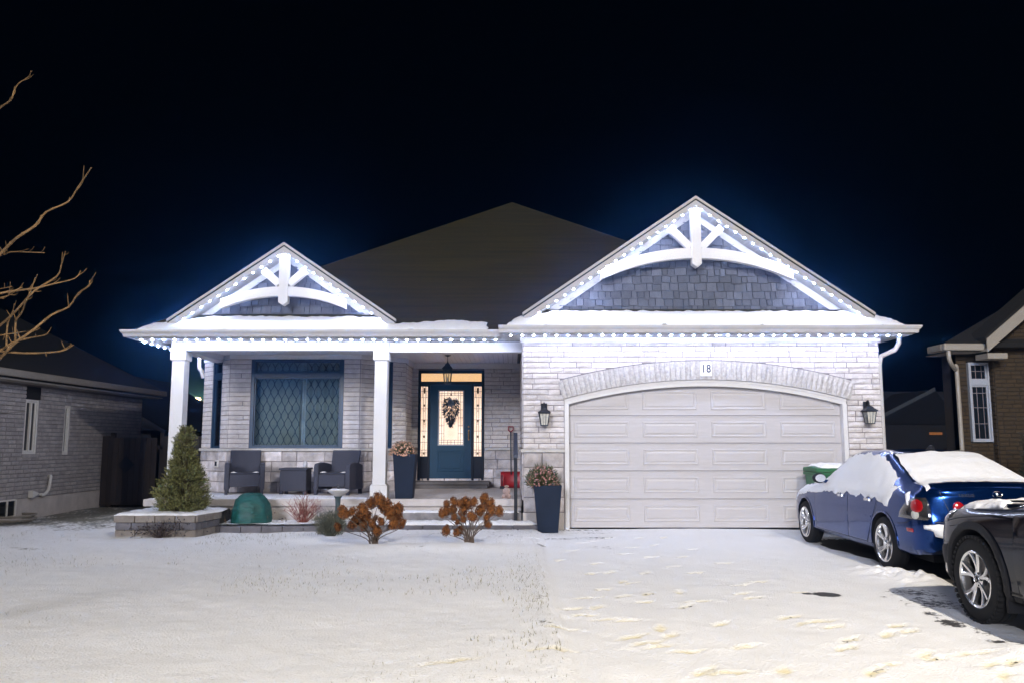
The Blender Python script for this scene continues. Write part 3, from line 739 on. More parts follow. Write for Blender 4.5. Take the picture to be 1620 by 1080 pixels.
part(MB().box(bx0 - .1, bx1 + .1, BY + .55, BY + .57, FL, CL), 'room_back', pmat('dark_room', (.03, .03, .03), .9), bay_wall)
# entry: return wall and the wall with the door
EY = 18.9; EX0, EX1 = -2.30, GX0
DX0, DX1, DZ0, DZ1 = -2.15, -.64, .66, 3.16
ew = MB(); W_e = Wall((EX0, EY), 0); W_er = Wall((EX0, BY + BA), R(90))
he = (DX0 - EX0, DX1 - EX0, DZ0, DZ1)
wall_core(ew, W_e, 0, EX1 - EX0, FL, CL, [he]); wall_core(ew, W_er, 0, EY - BY - BA + .1, FL, CL, [])
entry_wall = part(ew, 'entry_wall', 'mortar', H)
lay(W_e, 0, EX1 - EX0 - .01, SZ + .06, 3.20, entry_wall, pieces, excl=[he], rough=.004, depth=.011)
lay(W_er, 0, EY - BY - BA - .01, SZ + .06, 3.20, entry_wall, pieces, rough=.004, depth=.011)
lay(W_e, 0, EX1 - EX0 - .01, FL, SZ, entry_wall, stones, course=.205, lens=(.28, .6), excl=[he], rough=.02, depth=.02, mat='stone', name='stone')
lay(W_er, 0, EY - BY - BA - .01, FL, SZ, entry_wall, stones, course=.205, lens=(.28, .6), rough=.02, depth=.02, mat='stone', name='stone')
part(MB().box(DX1 + .02, EX1 - .02, EY - .05, EY + .01, SZ, SZ + .055), 'sill_course', 'sill', entry_wall, bevel=.01)
part(MB().box(EX0 + .02, EX1 - .005, EY - .05, EY - .012, 3.20, CL - .002).box(EX0 + .013, EX0 + .05, BY + BA, EY - .052, 3.20, CL - .002), 'frieze_board', 'trim', entry_wall, bevel=.005)
# left side wall
part(MB().box(-6.66, -6.45, BY + BA + .02, 27.5, 0, 3.36), 'side_wall', 'mortar', H)

# door unit
du = MB(); y0, y1 = EY - .03, EY + .09
dxl, dxr = -1.875, -.93                                    # door slab
zt = 2.83                                                 # head of door and sidelights
du.box(DX0, DX0 + .06, y0, y1, DZ0, DZ1).box(DX1 - .06, DX1, y0, y1, DZ0, DZ1).box(DX0 + .06, DX1 - .06, y0, y1, DZ1 - .07, DZ1)
du.box(DX0 + .06, DX1 - .06, y0 + .002, y1, zt, zt + .075)
du.box(dxl - .06, dxl - .004, y0 + .004, y1, DZ0, zt).box(dxr + .004, dxr + .06, y0 + .004, y1, DZ0, zt)
for a, b in ((DX0 + .06, dxl - .06), (dxr + .06, DX1 - .06)): du.box(a, b, y0 + .02, y1, DZ0, 1.20).box(a, b, y0 + .02, y1, zt - .04, zt)
door_frame = part(du, 'door_frame', 'dark_frame', H, bevel=.006)
ds = MB(); gx0, gx1, gz0, gz1 = -1.665, -1.125, 1.47, 2.68   # glass in the slab
ds.box(dxl, gx0, EY - .01, EY + .035, DZ0 + .02, zt - .004).box(gx1, dxr, EY - .01, EY + .035, DZ0 + .02, zt - .004)
ds.box(gx0, gx1, EY - .01, EY + .035, DZ0 + .02, gz0).box(gx0, gx1, EY - .01, EY + .035, gz1, zt - .004)
door = part(ds, 'front_door', 'door', H)
rp = MB()
for a, b, c, d in ((-1.70, -1.09, .86, 1.33),):
    for (p, q, r, s_) in ((a, b, c, c + .03), (a, b, d - .03, d), (a, a + .03, c + .03, d - .03), (b - .03, b, c + .03, d - .03)): rp.box(p, q, EY - .022, EY - .009, r, s_)
    rp.box(a + .07, b - .07, EY - .02, EY - .009, c + .07, d - .07)
part(rp, 'raised_panel', 'door', door, bevel=.006)
gl = MB()
for (p, q, r, s_) in ((gx0 - .03, gx1 + .03, gz0 - .03, gz0), (gx0 - .03, gx1 + .03, gz1, gz1 + .03), (gx0 - .03, gx0, gz0, gz1), (gx1, gx1 + .03, gz0, gz1)): gl.box(p, q, EY - .024, EY - .008, r, s_)
part(gl, 'glazing_bead', pmat('grey_bead', (.34, .36, .40), .4), door, bevel=.004)
AMBER = pmat('amber_glass', (.25, .15, .05), .2)
def leaded(x0, x1, z0, z1, y, host, mat, pattern):
    part(MB().box(x0, x1, y, y + .008, z0, z1), 'glass_pane', mat, host)
    c = MB(); t = .0045
    for (a, b, p, q) in pattern: 
        A = (x0 + (x1 - x0) * a, z0 + (z1 - z0) * b); B = (x0 + (x1 - x0) * p, z0 + (z1 - z0) * q)
        if abs(A[0] - B[0]) < 1e-5: c.box(A[0] - t, A[0] + t, y - .006, y + .001, min(A[1], B[1]), max(A[1], B[1]))
        else: c.box(min(A[0], B[0]), max(A[0], B[0]), y - .005, y + .001, A[1] - t, A[1] + t)
    part(c, 'lead_came', 'came', host)
pat = [(.1, 0, .1, 1), (.2, 0, .2, 1), (.8, 0, .8, 1), (.9, 0, .9, 1), (0, .04, 1, .04), (0, .08, 1, .08), (0, .92, 1, .92), (0, .96, 1, .96), (.5, 0, .5, .08), (.5, .92, .5, 1), (.35, 0, .35, .08), (.65, 0, .65, .08), (.35, .92, .35, 1), (.65, .92, .65, 1)]
pat += [(0, z, .2, z) for z in (.2, .35, .5, .65, .8)] + [(.8, z, 1, z) for z in (.2, .35, .5, .65, .8)]
leaded(gx0, gx1, gz0, gz1, EY + .01, door, 'warm_glass', pat)
ps = [(.36, 0, .36, 1), (.64, 0, .64, 1)] + [(0, z, 1, z) for z in (.05, .09, .2, .36, .52, .68, .84, .93)] + [(.36, z, .64, z) for z in (.27, .29, .46, .48, .64, .66)] + [(.18, .84, .18, 1), (.82, .84, .82, 1), (.18, 0, .18, .09), (.82, 0, .82, .09)]
for a, b in ((DX0 + .06, dxl - .06), (dxr + .06, DX1 - .06)):
    leaded(a, b, 1.20, zt - .04, EY + .012, door_frame, 'warm_glass', ps)
    for z in (1.24, 1.62, 1.98, 2.33, 2.63): part(MB().box(a + (b - a) * .38, a + (b - a) * .62, EY + .004, EY + .011, z, z + (.05 if z != 2.63 else .13)), 'amber_glass', AMBER, door_frame)
part(MB().box(DX0 + .06, DX1 - .06, EY + .03, EY + .04, zt + .075, DZ1 - .07), 'transom_pane', 'transom_glass', door_frame)
hd = MB(); hd.box(dxr - .075, dxr - .045, EY - .03, EY - .011, 1.56, 1.80); hd.tube([(dxr - .06, EY - .03, 1.76), (dxr - .06, EY - .075, 1.73), (dxr - .06, EY - .075, 1.63), (dxr - .06, EY - .03, 1.60)], .009)
hd.lathe([(.024, 0), (.024, -.02), (.014, -.03)], 12, (dxr - .06, EY - .011, 1.87), 'y')
part(hd, 'door_handle', 'brass', door)
part(MB().box(DX0 - .06, DX1 + .14, 18.42, 18.86, .585, .655).box(DX0 - .03, DX1 + .10, 18.46, 18.86, FL, .583), 'door_sill', pmat('dark_sill_stone', (.12, .11, .11), .85, var=.2, bump=.3), H, bevel=.012)
# swag on the door is a thing of its own
sw = thing('door_swag', (-1.39, EY - .03, 1.85), 'dark teardrop evergreen swag hung on the lit glass of the front door', 'wreath')
mb = MB(); rs = random.Random(9); cx = -1.395
for k in range(950):
    t = rs.random(); z = 2.52 - t * .62; w = .17 * math.sin(math.pi * min(1, .18 + t * .85)) * (1 - .35 * t) + .02
    x = cx + rs.uniform(-1, 1) * w; y = EY - .03 - rs.random() * .07
    mb.leaf((x, y, z), (x - cx + rs.gauss(0, .05), rs.uniform(-.12, .02), -.12 + rs.gauss(0, .12)), rs.uniform(.04, .10), rs.uniform(.012, .03))
part(mb, 'greenery', 'swag', sw, fix=False)
mb = MB()
for k in range(10):
    a = k * 2 * math.pi / 10; mb.leaf((cx, EY - .11, 2.40), (math.cos(a), -.25, math.sin(a)), .105, .06, up=(0, 1, 0))
mb.ball((cx, EY - .125, 2.40), .03); part(mb, 'bow', 'swag_bow', sw, fix=False)
mb = MB()
for k in range(13): mb.ball((cx + rs.uniform(-.08, .08), EY - .10, rs.uniform(2.0, 2.5)), .016, 6, 4)
mb.lathe([(.012, -.03), (.022, .0), (.006, .04)], 8, (cx, EY - .05, 2.60)); part(mb, 'berry', 'brass', sw)

# garage door: five sections, four raised panels each
GDY = GY + .15
gd_x0, gd_x1 = OX0 + .05, OX1 - .05; bounds = [0.02, .52, 1.01, 1.50, 1.985, 2.60]
gdoor = H
for r in range(5):
    c, d = bounds[r] + .004, bounds[r + 1] - .004
    s_ = part(MB().box(gd_x0, gd_x1, GDY, GDY + .045, c, d).box(gd_x0, gd_x1, GDY - .006, GDY - .0005, d - .022, d), 'door_section', 'garage', gdoor, bevel=.005)
    wid = (gd_x1 - gd_x0) / 4
    for k in range(4):
        a = gd_x0 + wid * k + .17; b = a + wid - .26 - (.0 if k else .0)
        if k == 0: a += .0
        z0_, z1_ = c + .10, d - (.10 if r < 4 else .17); a = gd_x0 + wid * (k + .5) - .49; b = a + .98
        e = .030; mb = MB(); y = GDY - .0012
        # moulded frame with a raised field
        o = [(a, y, z0_), (b, y, z0_), (b, y, z1_), (a, y, z1_)]
        def ins(q, h): return [(a + q, y - h, z0_ + q), (b - q, y - h, z0_ + q), (b - q, y - h, z1_ - q), (a + q, y - h, z1_ - q)]
        rings = [o, ins(.010, .009), ins(.024, .009), ins(.045, .001), ins(.075, .009)]
        vs = sum(rings, []); fs = []
        for j in range(4):
            for q in range(4): fs.append((j * 4 + q, j * 4 + (q + 1) % 4, j * 4 + 4 + (q + 1) % 4, j * 4 + 4 + q))
        fs.append((16, 17, 18, 19)); me = mb.add(vs, fs).mesh('raised_panel', ORG[gdoor]); finish(me, False)
        link('raised_panel', me, s_, M['garage'])
tr = MB()                                                  # painted casing that follows the arch
for i in range(n):
    a, b = OX0 + (OX1 - OX0) * i / n, OX0 + (OX1 - OX0) * (i + 1) / n
    tr.prism([(a, GY + .03, arch(a) - .115), (b, GY + .03, arch(b) - .115), (b, GY + .03, arch(b) - .002), (a, GY + .03, arch(a) - .002)], (0, .11, 0))
    tr.prism([(a, GY + .012, arch(a) - .045), (b, GY + .012, arch(b) - .045), (b, GY + .012, arch(b) - .003), (a, GY + .012, arch(a) - .003)], (0, .017, 0))
tr.box(OX0 + .002, OX0 + .075, GY + .005, GY + .14, 0, arch(OX0 + .05) - .10).box(OX1 - .075, OX1 - .002, GY + .005, GY + .14, 0, arch(OX1 - .05) - .10)
part(tr, 'door_casing', 'trim', H)
part(MB().box(OX0, OX1, GDY + .06, GDY + .08, 0, 3.2), 'garage_interior', pmat('dark_garage', (.03, .03, .03), .9), H)

# porch slab, columns, beams, ceiling
pf = MB(); pf.box(-6.63, GX0 - .02, 15.0, 18.9, FL - .13, FL); pf.box(-6.50, GX0 - .03, 15.06, 18.8, -.1, FL - .131)
part(pf, 'porch_slab', 'concrete', H, bevel=.015)
def column(x0, x1, y0, y1, lab=None):
    c = MB(); zt_ = 3.19
    c.box(x0 + .012, x1 - .012, y0 + .012, y1 - .012, FL, zt_)
    o = part(c, 'porch_column', 'trim', H, bevel=.004, label=lab)
    part(MB().box(x0 - .028, x1 + .028, y0 - .028, y1 + .028, FL, FL + .235).box(x0 - .012, x1 + .012, y0 - .012, y1 + .012, FL + .236, FL + .26), 'column_base', 'trim', o, bevel=.006)
    part(MB().box(x0 - .018, x1 + .018, y0 - .018, y1 + .018, zt_ - .175, zt_ - .001), 'column_cap', 'trim', o, bevel=.006)
column(-6.29, -6.035, 15.1, 15.36); column(-2.545, -2.29, 15.1, 15.36)
bm_ = MB(); bm_.box(-6.30, -2.28, 15.09, 15.38, 3.19, 3.36); bm_.box(-2.278, GX0 - .005, 15.13, 15.38, 3.165, 3.355); bm_.box(-6.30, -6.05, 15.382, BY + BA + .1, 3.19, 3.36)
part(bm_, 'porch_beam', 'trim', H, bevel=.005)
pk = MB().box(0, .098, 15.385, 18.95, CL, CL + .012).mesh('soffit_plank'); finish(pk); pk.materials.append(M['trim'])
k = -6.04
while k < GX0 - .1:
    o = link('soffit_plank', pk, H); o.location = (k - ORG[H].x, -ORG[H].y, 0); k += .1045
part(MB().box(-6.6, GX0, 15.39, 19, CL + .016, CL + .03), 'ceiling_board', pmat('dark_gap', (.1, .1, .1), .9), H)
cf = MB()
for p, q in zip(ring, ring[1:]):
    w = Wall(p, math.atan2(q[1] - p[1], q[0] - p[0])); L = math.hypot(q[0] - p[0], q[1] - p[1])
    cf.prism([w.pt(-.01, 3.225, .03), w.pt(L + .01, 3.225, .03), w.pt(L + .01, CL - .002, .03), w.pt(-.01, CL - .002, .03)], w.n * -.03)
part(cf, 'bay_frieze', 'trim', H)
# front frieze over the garage
part(MB().box(GX0 - .06, GX1 + .03, GY - .045, GY + .011, 3.275, 3.365), 'garage_frieze', 'trim', H, bevel=.005)

# ---- roofs
EZ = 3.50
rf = MB(); rf.add([(-6.92, 14.72, EZ), (6.9, 14.72, EZ), (6.9, 28.7, EZ), (-6.92, 28.7, EZ), (0, 21.72, 7.98), (-6.92, 14.72, EZ - .07), (6.9, 14.72, EZ - .07), (6.9, 28.7, EZ - .07), (-6.92, 28.7, EZ - .07)],
  [(0, 1, 4), (1, 2, 4), (2, 3, 4), (3, 0, 4), (0, 5, 6, 1), (1, 6, 7, 2), (2, 7, 8, 3), (3, 8, 5, 0), (5, 8, 7, 6)])
roof = part(rf, 'main_roof', 'shingle', H)
gs = MB(); gx_a, gx_b, gyf = -.20, 6.96, 14.15
gs.add([(gx_a, gyf, EZ), (gx_b, gyf, EZ), (gx_b, 17.5, EZ), (gx_a, 17.5, EZ), (gx_a + .8, gyf + .8, EZ + .512), (gx_b - .8, gyf + .8, EZ + .512), (gx_b - .8, 17.5, EZ + .512), (gx_a + .8, 17.5, EZ + .512),
  (gx_a, gyf, EZ - .06), (gx_b, gyf, EZ - .06), (gx_b, 17.5, EZ - .06), (gx_a, 17.5, EZ - .06)],
  [(0, 1, 5, 4), (1, 2, 6, 5), (3, 0, 4, 7), (2, 3, 7, 6), (4, 5, 6, 7), (0, 8, 9, 1), (1, 9, 10, 2), (3, 11, 8, 0), (2, 10, 11, 3), (8, 11, 10, 9)])
skirt = part(gs, 'garage_skirt_roof', 'shingle', H)
rl = MB()                                                  # shingle course shadow lines on the main roof
# gutters and soffits
def gutter(mb, p, q, out, h=.125, w=.12, ztop=EZ + .01):
    p, q, out = Vector((p[0], p[1], 0)), Vector((q[0], q[1], 0)), Vector((*out, 0))
    prof = [(0, 0), (0, -h), (w * .62, -h), (w * .68, -h * .55), (w * .92, -h * .32), (w, -h * .22), (w, 0), (w * .9, 0), (w * .9, -.02), (.01, -.02)]
    A = [p + out * a + Vector((0, 0, ztop + b)) for a, b in prof]; B = [q + out * a + Vector((0, 0, ztop + b)) for a, b in prof]; m = len(A)
    return A, B, m
def gutter_run(pts, outs, name='gutter'):
    """mitred gutter round a line of corners; outs[i] is the outward offset direction at corner i"""
    mb = MB(); secs = []; h, w, zt_ = .125, .12, EZ + .012
    prof = [(0, 0), (0, -h), (w * .60, -h), (w * .66, -h * .6), (w * .86, -h * .42), (w * .95, -h * .25), (w, -h * .22), (w, 0), (w * .9, 0), (w * .9, -.02), (.01, -.02)]
    for p, o in zip(pts, outs): secs.append([Vector((p[0], p[1], zt_ + b)) + Vector((o[0], o[1], 0)) * a for a, b in prof])
    m = len(prof); vs = sum(secs, []); fs = []
    for i in range(len(pts) - 1):
        for k in range(m): fs.append((i * m + k, i * m + (k + 1) % m, (i + 1) * m + (k + 1) % m, (i + 1) * m + k))
    fs += [tuple(range(m)), tuple(range((len(pts) - 1) * m, len(pts) * m))]
    return part(mb.add(vs, fs), name, 'gutter', H)
gutter_run([(-6.92, 27), (-6.92, 14.72), (-.19, 14.72)], [(-1, 0), (-1, -1), (0, -1)])
gutter_run([(gx_a, 14.9), (gx_a, gyf), (gx_b, gyf), (gx_b, 22)], [(-.3, 0), (-.3, -1), (1, -1), (1, 0)])
sf = MB(); sf.box(-6.91, GX0 - .06, 14.73, 15.085, 3.362, 3.385); sf.box(-6.91, -6.31, 15.087, 24, 3.362, 3.385)
sf.box(gx_a + .01, gx_b - .01, gyf + .01, GY - .047, 3.367, 3.39); sf.box(gx_a + .01, GX0 - .065, GY - .045, 14.725, 3.367, 3.39); sf.box(GX1 + .035, gx_b - .01, GY - .045, 20, 3.367, 3.39)
soffit = part(sf, 'soffit', 'soffit', H)
rb_ = MB(); x = -6.85                                      # ribs of the vented soffit
while x < GX0 - .1: rb_.box(x, x + .012, 14.735, 15.08, 3.355, 3.3615); x += .1
x = gx_a + .05
while x < gx_b: rb_.box(x, x + .012, gyf + .015, GY - .05, 3.360, 3.3665); x += .1
part(rb_, 'soffit_rib', 'trim', soffit, kind='stuff')

def gable(xc, zp, zb, half, yf, yw, yb, n_led, arch_px, brace, lab):
    """trussed gable: roof slabs, rake boards, soffits, shake face, white brace"""
    g = holder('gable', H); sl_ = (zp - zb) / half; th = .07; L = math.hypot(half, zp - zb); c, s = half / L, (zp - zb) / L
    for sg in (-1, 1):
        P = lambda x, z, y: (xc + sg * x, y, z)
        # roof slab
        part(MB().prism([P(0, zp, yf), P(half, zb, yf), P(half, zb - th, yf), P(0, zp - th, yf)], (0, yb - yf, 0)), 'gable_roof', 'shingle', g)
        # drip edge and rake fascia in two steps
        part(MB().prism([P(0, zp + .012, yf - .012), P(half + .01, zb + .005, yf - .012), P(half + .01, zb - .045, yf - .012), P(0, zp - .04, yf - .012)], (0, .011, 0)), 'drip_edge', 'rake', g)
        part(MB().prism([P(0, zp - .022, yf + .001), P(half - .0, zb - .025, yf + .001), P(half - .02, zb - .165, yf + .001), P(0, zp - .165, yf + .001)], (0, .02, 0)), 'rake_board', 'rake', g)
        # sloped soffit
        part(MB().prism([P(0, zp - .155, yf + .022), P(half - .02, zb - .155, yf + .022), P(half - .02, zb - .17, yf + .022), P(0, zp - .17, yf + .022)], (0, yw - yf - .02, 0)), 'rake_soffit', 'soffit', g)
        rb = MB(); q = .12
        while q < half - .1: rb.prism([P(q, zp - sl_ * q - .171, yf + .03), P(q + .012, zp - sl_ * (q + .012) - .171, yf + .03), P(q + .012, zp - sl_ * (q + .012) - .177, yf + .03), P(q, zp - sl_ * q - .177, yf + .03)], (0, yw - yf - .04, 0)); q += .2
        part(rb, 'soffit_rib', 'trim', g, kind='stuff')
        # frieze on the shake face
        part(MB().prism([P(0, zp - .171, yw - .03), P(half, zb - .171, yw - .03), P(half - .05, zb - .30, yw - .03), P(0, zp - .30, yw - .03)], (0, .028, 0)), 'gable_frieze', 'soffit', g)
    part(MB().prism([(xc - half + .3, yw, zb - .1), (xc + half - .3, yw, zb - .1), (xc, yw, zp - .19)], (0, .1, 0)), 'gable_wall_tmp', 'shake_back', g)
    gwall = [c for c in g.children if c.name.startswith('gable_wall_tmp')][0]; gwall.name = 'gable_wall'; gwall.parent = H
    # shakes
    rn = random.Random(int(xc * 10) + 50); zbase = zb - .02; row = 0; z = zbase; rowh = .142
    up = lambda x: zp - .25 - sl_ * abs(x - xc)
    part(MB().box(xc - half + .55, xc + half - .55, yw - .05, yw + .001, zbase + .02, zbase + .075), 'base_trim', 'trim', g, bevel=.004)
    z = zbase + .05
    while z < zp - .3:
        hw = half - (z - zb + .2) / sl_ + .06; x = xc - hw + rn.uniform(0, .1)
        while x < xc + hw:
            w_ = rn.choice((.10, .13, .16, .19, .22)); dz = rn.uniform(-.022, .022); a, b = x + .006, min(x + w_, xc + hw) - .006
            xs = [a + (b - a) * i / 4 for i in range(5)]; tp = [min(z + rowh + .03, up(q)) for q in xs]
            ok = [i for i in range(5) if tp[i] > z + dz + .02]
            if len(ok) > 1:
                yb_ = yw - .030 - .010 * rn.random(); poly = [(xs[i], z + dz) for i in (ok[0], ok[-1])]
                lo = [(xs[ok[0]], yb_, z + dz), (xs[ok[-1]], yb_, z + dz)]; hi = [(xs[i], yw - .008, tp[i]) for i in reversed(ok)]
                vs = lo + hi; bk = [(p[0], yw - .001, p[2]) for p in vs]; m = len(vs)
                part(MB().add(vs + bk, [tuple(range(m)), tuple(range(m, 2 * m))[::-1]] + [(i, m + i, m + (i + 1) % m, (i + 1) % m) for i in range(m)]), 'shake', 'shake', gwall)
            x += w_
        z += rowh; row += 1
    # brace: king post, struts, arched collar
    kp, st, ar = brace; yb0, yb1 = yf + .06, yf + .17
    br = holder('gable_brace', H)
    mb = MB(); w_, ztop, zbot = kp
    mb.prism([(xc - w_, yb0 - .03, zbot + .06), (xc, yb0 - .03, zbot), (xc + w_, yb0 - .03, zbot + .06), (xc + w_, yb0 - .03, ztop), (xc - w_, yb0 - .03, ztop)], (0, .16, 0)); part(mb, 'king_post', 'trim', br, bevel=.006)
    for sg in (-1, 1):
        (xa, za), (xb, zb_) = st; part(MB().bar((xc + sg * xa, (yb0 + yb1) / 2, za), (xc + sg * xb, (yb0 + yb1) / 2, zb_), .10, .135, up=(-sg * .6, 0, .8)), 'strut', 'trim', br, bevel=.006)
    hw, zc, ze, t = ar; m = 20; mb = MB(); RR = (hw * hw + (zc - ze) ** 2) / (2 * (zc - ze))
    for i in range(m):
        xa, xb = -hw + 2 * hw * i / m, -hw + 2 * hw * (i + 1) / m
        f = lambda x: zc - RR + math.sqrt(RR * RR - x * x)
        mb.prism([(xc + xa, yb0, f(xa) - t), (xc + xb, yb0, f(xb) - t), (xc + xb, yb0, f(xb)), (xc + xa, yb0, f(xa))], (0, .115, 0))
    part(mb, 'arched_collar', 'trim', br)
    return g
Y1 = 14.40
k1 = lambda u, v: at(u, v, Y1 + .1)
gable(3.315, 5.905, 3.78, 3.12, Y1, 14.80, 18.6, 19, None,
      ((.085, k1(1110, 330).z, k1(1110, 424).z), ((.47, k1(1066, 360).z), (.10, k1(1099, 392).z)), (1.72, k1(1110, 393).z, k1(945, 426).z, .19)), 'g')
Y2 = 14.95
k2 = lambda u, v: at(u, v, Y2 + .1)
gable(-4.24, 5.185, 3.745, 2.10, Y2, 15.36, 17.5, 12, None,
      ((.085, k2(442, 402).z, k2(442, 484).z), ((.39, k2(405, 428).z), (.09, k2(432, 450).z)), (1.16, k2(442, 454).z, k2(338, 474).z, .175)), 'p')
# snow that lies on the low roofs
sn = conform(bvh_of(rf), [(-6.82, 14.76), (-.45, 14.76), (-.45, 15.05), (-1.2, 15.12), (-2.2, 15.0), (-2.55, 15.25), (-5.6, 15.27), (-6.2, 15.1), (-6.68, 15.0)], (0, 0, 0), (1, 0, 0), (0, 1, 0), (0, 0, -1), off=.024, res=.06, jag=.07, grow=.12, rough=.016, seed=1)
part(sn, 'roof_snow', 'snow', H, smooth=True, ang=70)
sn = conform(bvh_of(gs), [(-.1, 14.17), (6.88, 14.17), (6.8, 14.45), (6.4, 14.6), (6.0, 14.72), (.75, 14.72), (.3, 14.55), (.0, 14.5)], (0, 0, 0), (1, 0, 0), (0, 1, 0), (0, 0, -1), off=.026, res=.06, jag=.07, grow=.12, rough=.016, seed=4)
part(sn, 'roof_snow', 'snow', H, smooth=True, ang=70)
# downspouts
part(MB().tube([(-6.84, 17.9, 3.38), (-6.84, 17.9, 3.22), (-6.82, 17.86, 3.12), (-6.74, 17.8, 3.04), (-6.70, 17.8, 2.9)], .045, 8), 'downspout', 'gutter', H, smooth=True)
part(MB().tube([(6.88, 14.5, 3.40), (6.88, 14.5, 3.26), (6.85, 14.6, 3.15), (6.66, 14.75, 3.05), (6.62, 14.75, 2.9), (6.62, 14.75, .2)], .042, 8), 'downspout', 'gutter', H, smooth=True)
# outlet on the bay's stone
ob = at(336, 745, BY + .1); w = W_bl
mb = MB(); q = dl - .42; mb.prism([w.pt(q, 1.0, .05), w.pt(q + .12, 1.0, .05), w.pt(q + .12, 1.15, .05), w.pt(q, 1.15, .05)], w.n * -.04)
oc = part(mb, 'outlet_cover', 'trim', H, bevel=.005)
part(MB().prism([w.pt(q + .02, 1.03, .065), w.pt(q + .085, 1.03, .065), w.pt(q + .085, 1.12, .065), w.pt(q + .02, 1.12, .065)], w.n * -.014), 'outlet_flap', 'black', oc)
set_pieces(pieces, H); set_pieces(stones, H, rest='stonework')

# ---- light strings
def led_string(pts_list, label, spacing=.2, drop=.002, size=.0155, mat='led'):
    t = thing('light_string', pts_list[0][0], label, 'string lights', 'permanent light strings along the eaves and gables')
    tr = MB(); first = None
    for p, q in pts_list:
        p, q = Vector(p), Vector(q); tr.bar(p + Vector((0, 0, .006)), q + Vector((0, 0, .006)), .03, .012)
        n_ = max(1, round((q - p).length / spacing))
        for k in range(n_):
            c = p + (q - p) * (k + .5) / n_ - Vector((0, 0, drop))
            if first is None:
                me = MB().lathe([(size * .98, .002), (size, -.002), (size * .8, -.0065), (size * .45, -.010), (1e-6, -.0115)], 8).mesh('bulb'); finish(me, True); me.materials.append(M[mat]); first = me
            o = link('bulb', first, t); o.location = c - ORG[t]
    part(tr, 'mounting_track', 'track', t)
led_string([((-6.82, 14.79, 3.352), (-.20, 14.79, 3.352))], 'straight row of cool white lights under the porch gutter')
led_string([((-.12, 14.22, 3.358), (6.86, 14.22, 3.358))], 'long straight row of cool white lights under the garage gutter')
led_string([((-6.83, 15.0, 3.352), (-6.83, 18.3, 3.352))], 'row of lights receding along the left side eave', .3)
def rake_pts(xc, zp, zb, half, y): return [((xc + sg * (half - .06), y, zb - .145), (xc + sg * .02, y, zp - .187)) for sg in (-1, 1)]
led_string(rake_pts(3.315, 5.905, 3.78, 3.12, Y1 + .012), 'inverted V of cool white lights outlining the large garage gable', .185, mat='led_soft')
led_string(rake_pts(-4.24, 5.185, 3.745, 2.10, Y2 + .012), 'inverted V of cool white lights outlining the small porch gable', .185, mat='led_soft')

# ---- steps and garden edging
def slab(name, x0, x1, y0, y1, z0, z1, mat, parent, n=1, jit=.006, bev=.012, piece='stone_block', gap=.008):
    w_ = (x1 - x0) / n
    for k in range(n):
        d = random.uniform(-jit, jit); part(MB().box(x0 + k * w_ + gap / 2, x0 + (k + 1) * w_ - gap / 2, y0 + d, y1, z0, z1 + d * .5), piece, mat, parent, bevel=bev)
st = thing('stone_step', (-.8, 14.75, 0), 'upper grey stone step against the porch slab, capped with snow', 'step', 'stone steps to the porch')
slab('s', -2.0, GX0 - .03, 14.66, 15.05, -.02, .285, 'step', st, 2, piece='step_block')
st2 = thing('stone_step', (-.8, 14.4, 0), 'lower dark stone step of flat slabs at the end of the walk', 'step', 'stone steps to the porch')
slab('s', -2.02, .52, 14.20, 14.655, -.02, .115, 'dark_block', st2, 5, piece='step_block')
def snow_on(boxes, poly, parent, off=.03, name='snow_layer', seed=0, jag=.04, rough=.012, res=.05, grow=.09):
    b = MB()
    for q in boxes: b.box(*q)
    return part(conform(bvh_of(b), poly, (0, 0, 0), (1, 0, 0), (0, 1, 0), (0, 0, -1), off=off, res=res, jag=jag, grow=grow, rough=rough, seed=seed), name, 'snow', parent, smooth=True, ang=70)
snow_on([(-3, 1, 14, 16, 0, .287)], [(-1.96, 14.68), (.12, 14.68), (.12, 15.02), (-1.96, 15.02)], st, .025, seed=11)
snow_on([(-3, 1, 14, 16, 0, .118)], [(-1.98, 14.23), (.3, 14.23), (.46, 14.33), (.3, 14.5), (.14, 14.63), (-1.98, 14.64)], st2, .05, seed=12, rough=.03)
ps_ = thing('porch_snow', (-4, 15, FL), 'thin snow blown onto the front of the porch floor', 'snow')
snow_on([(-6.6, .2, 15.0, 19, 0, FL)], [(-6.55, 15.03), (-2.6, 15.03), (-2.6, 15.3), (-3.3, 15.75), (-4.2, 16.2), (-6.5, 16.9)], ps_, .014, seed=13, res=.07, rough=.004)
ed = thing('garden_edging', (-3.6, 14.15, 0), 'low row of dark edging stones along the snowy flower bed', 'edging')
slab('e', -5.25, -2.1, 14.05, 14.22, -.02, .115, 'dark_block', ed, 9, piece='edging_stone')
bed = MB(); ground_grid('flower_bed', -5.6, -2.05, 14.2, 15.05, .05, .05, 'lawn_snow', lambda X, Y, T: (.135 + .03 * vnoise(X, Y, 1.6, 41) + .012 * vnoise(X, Y, 6, 42), .15 + .4 * vnoise(X, Y, 3, 43)))
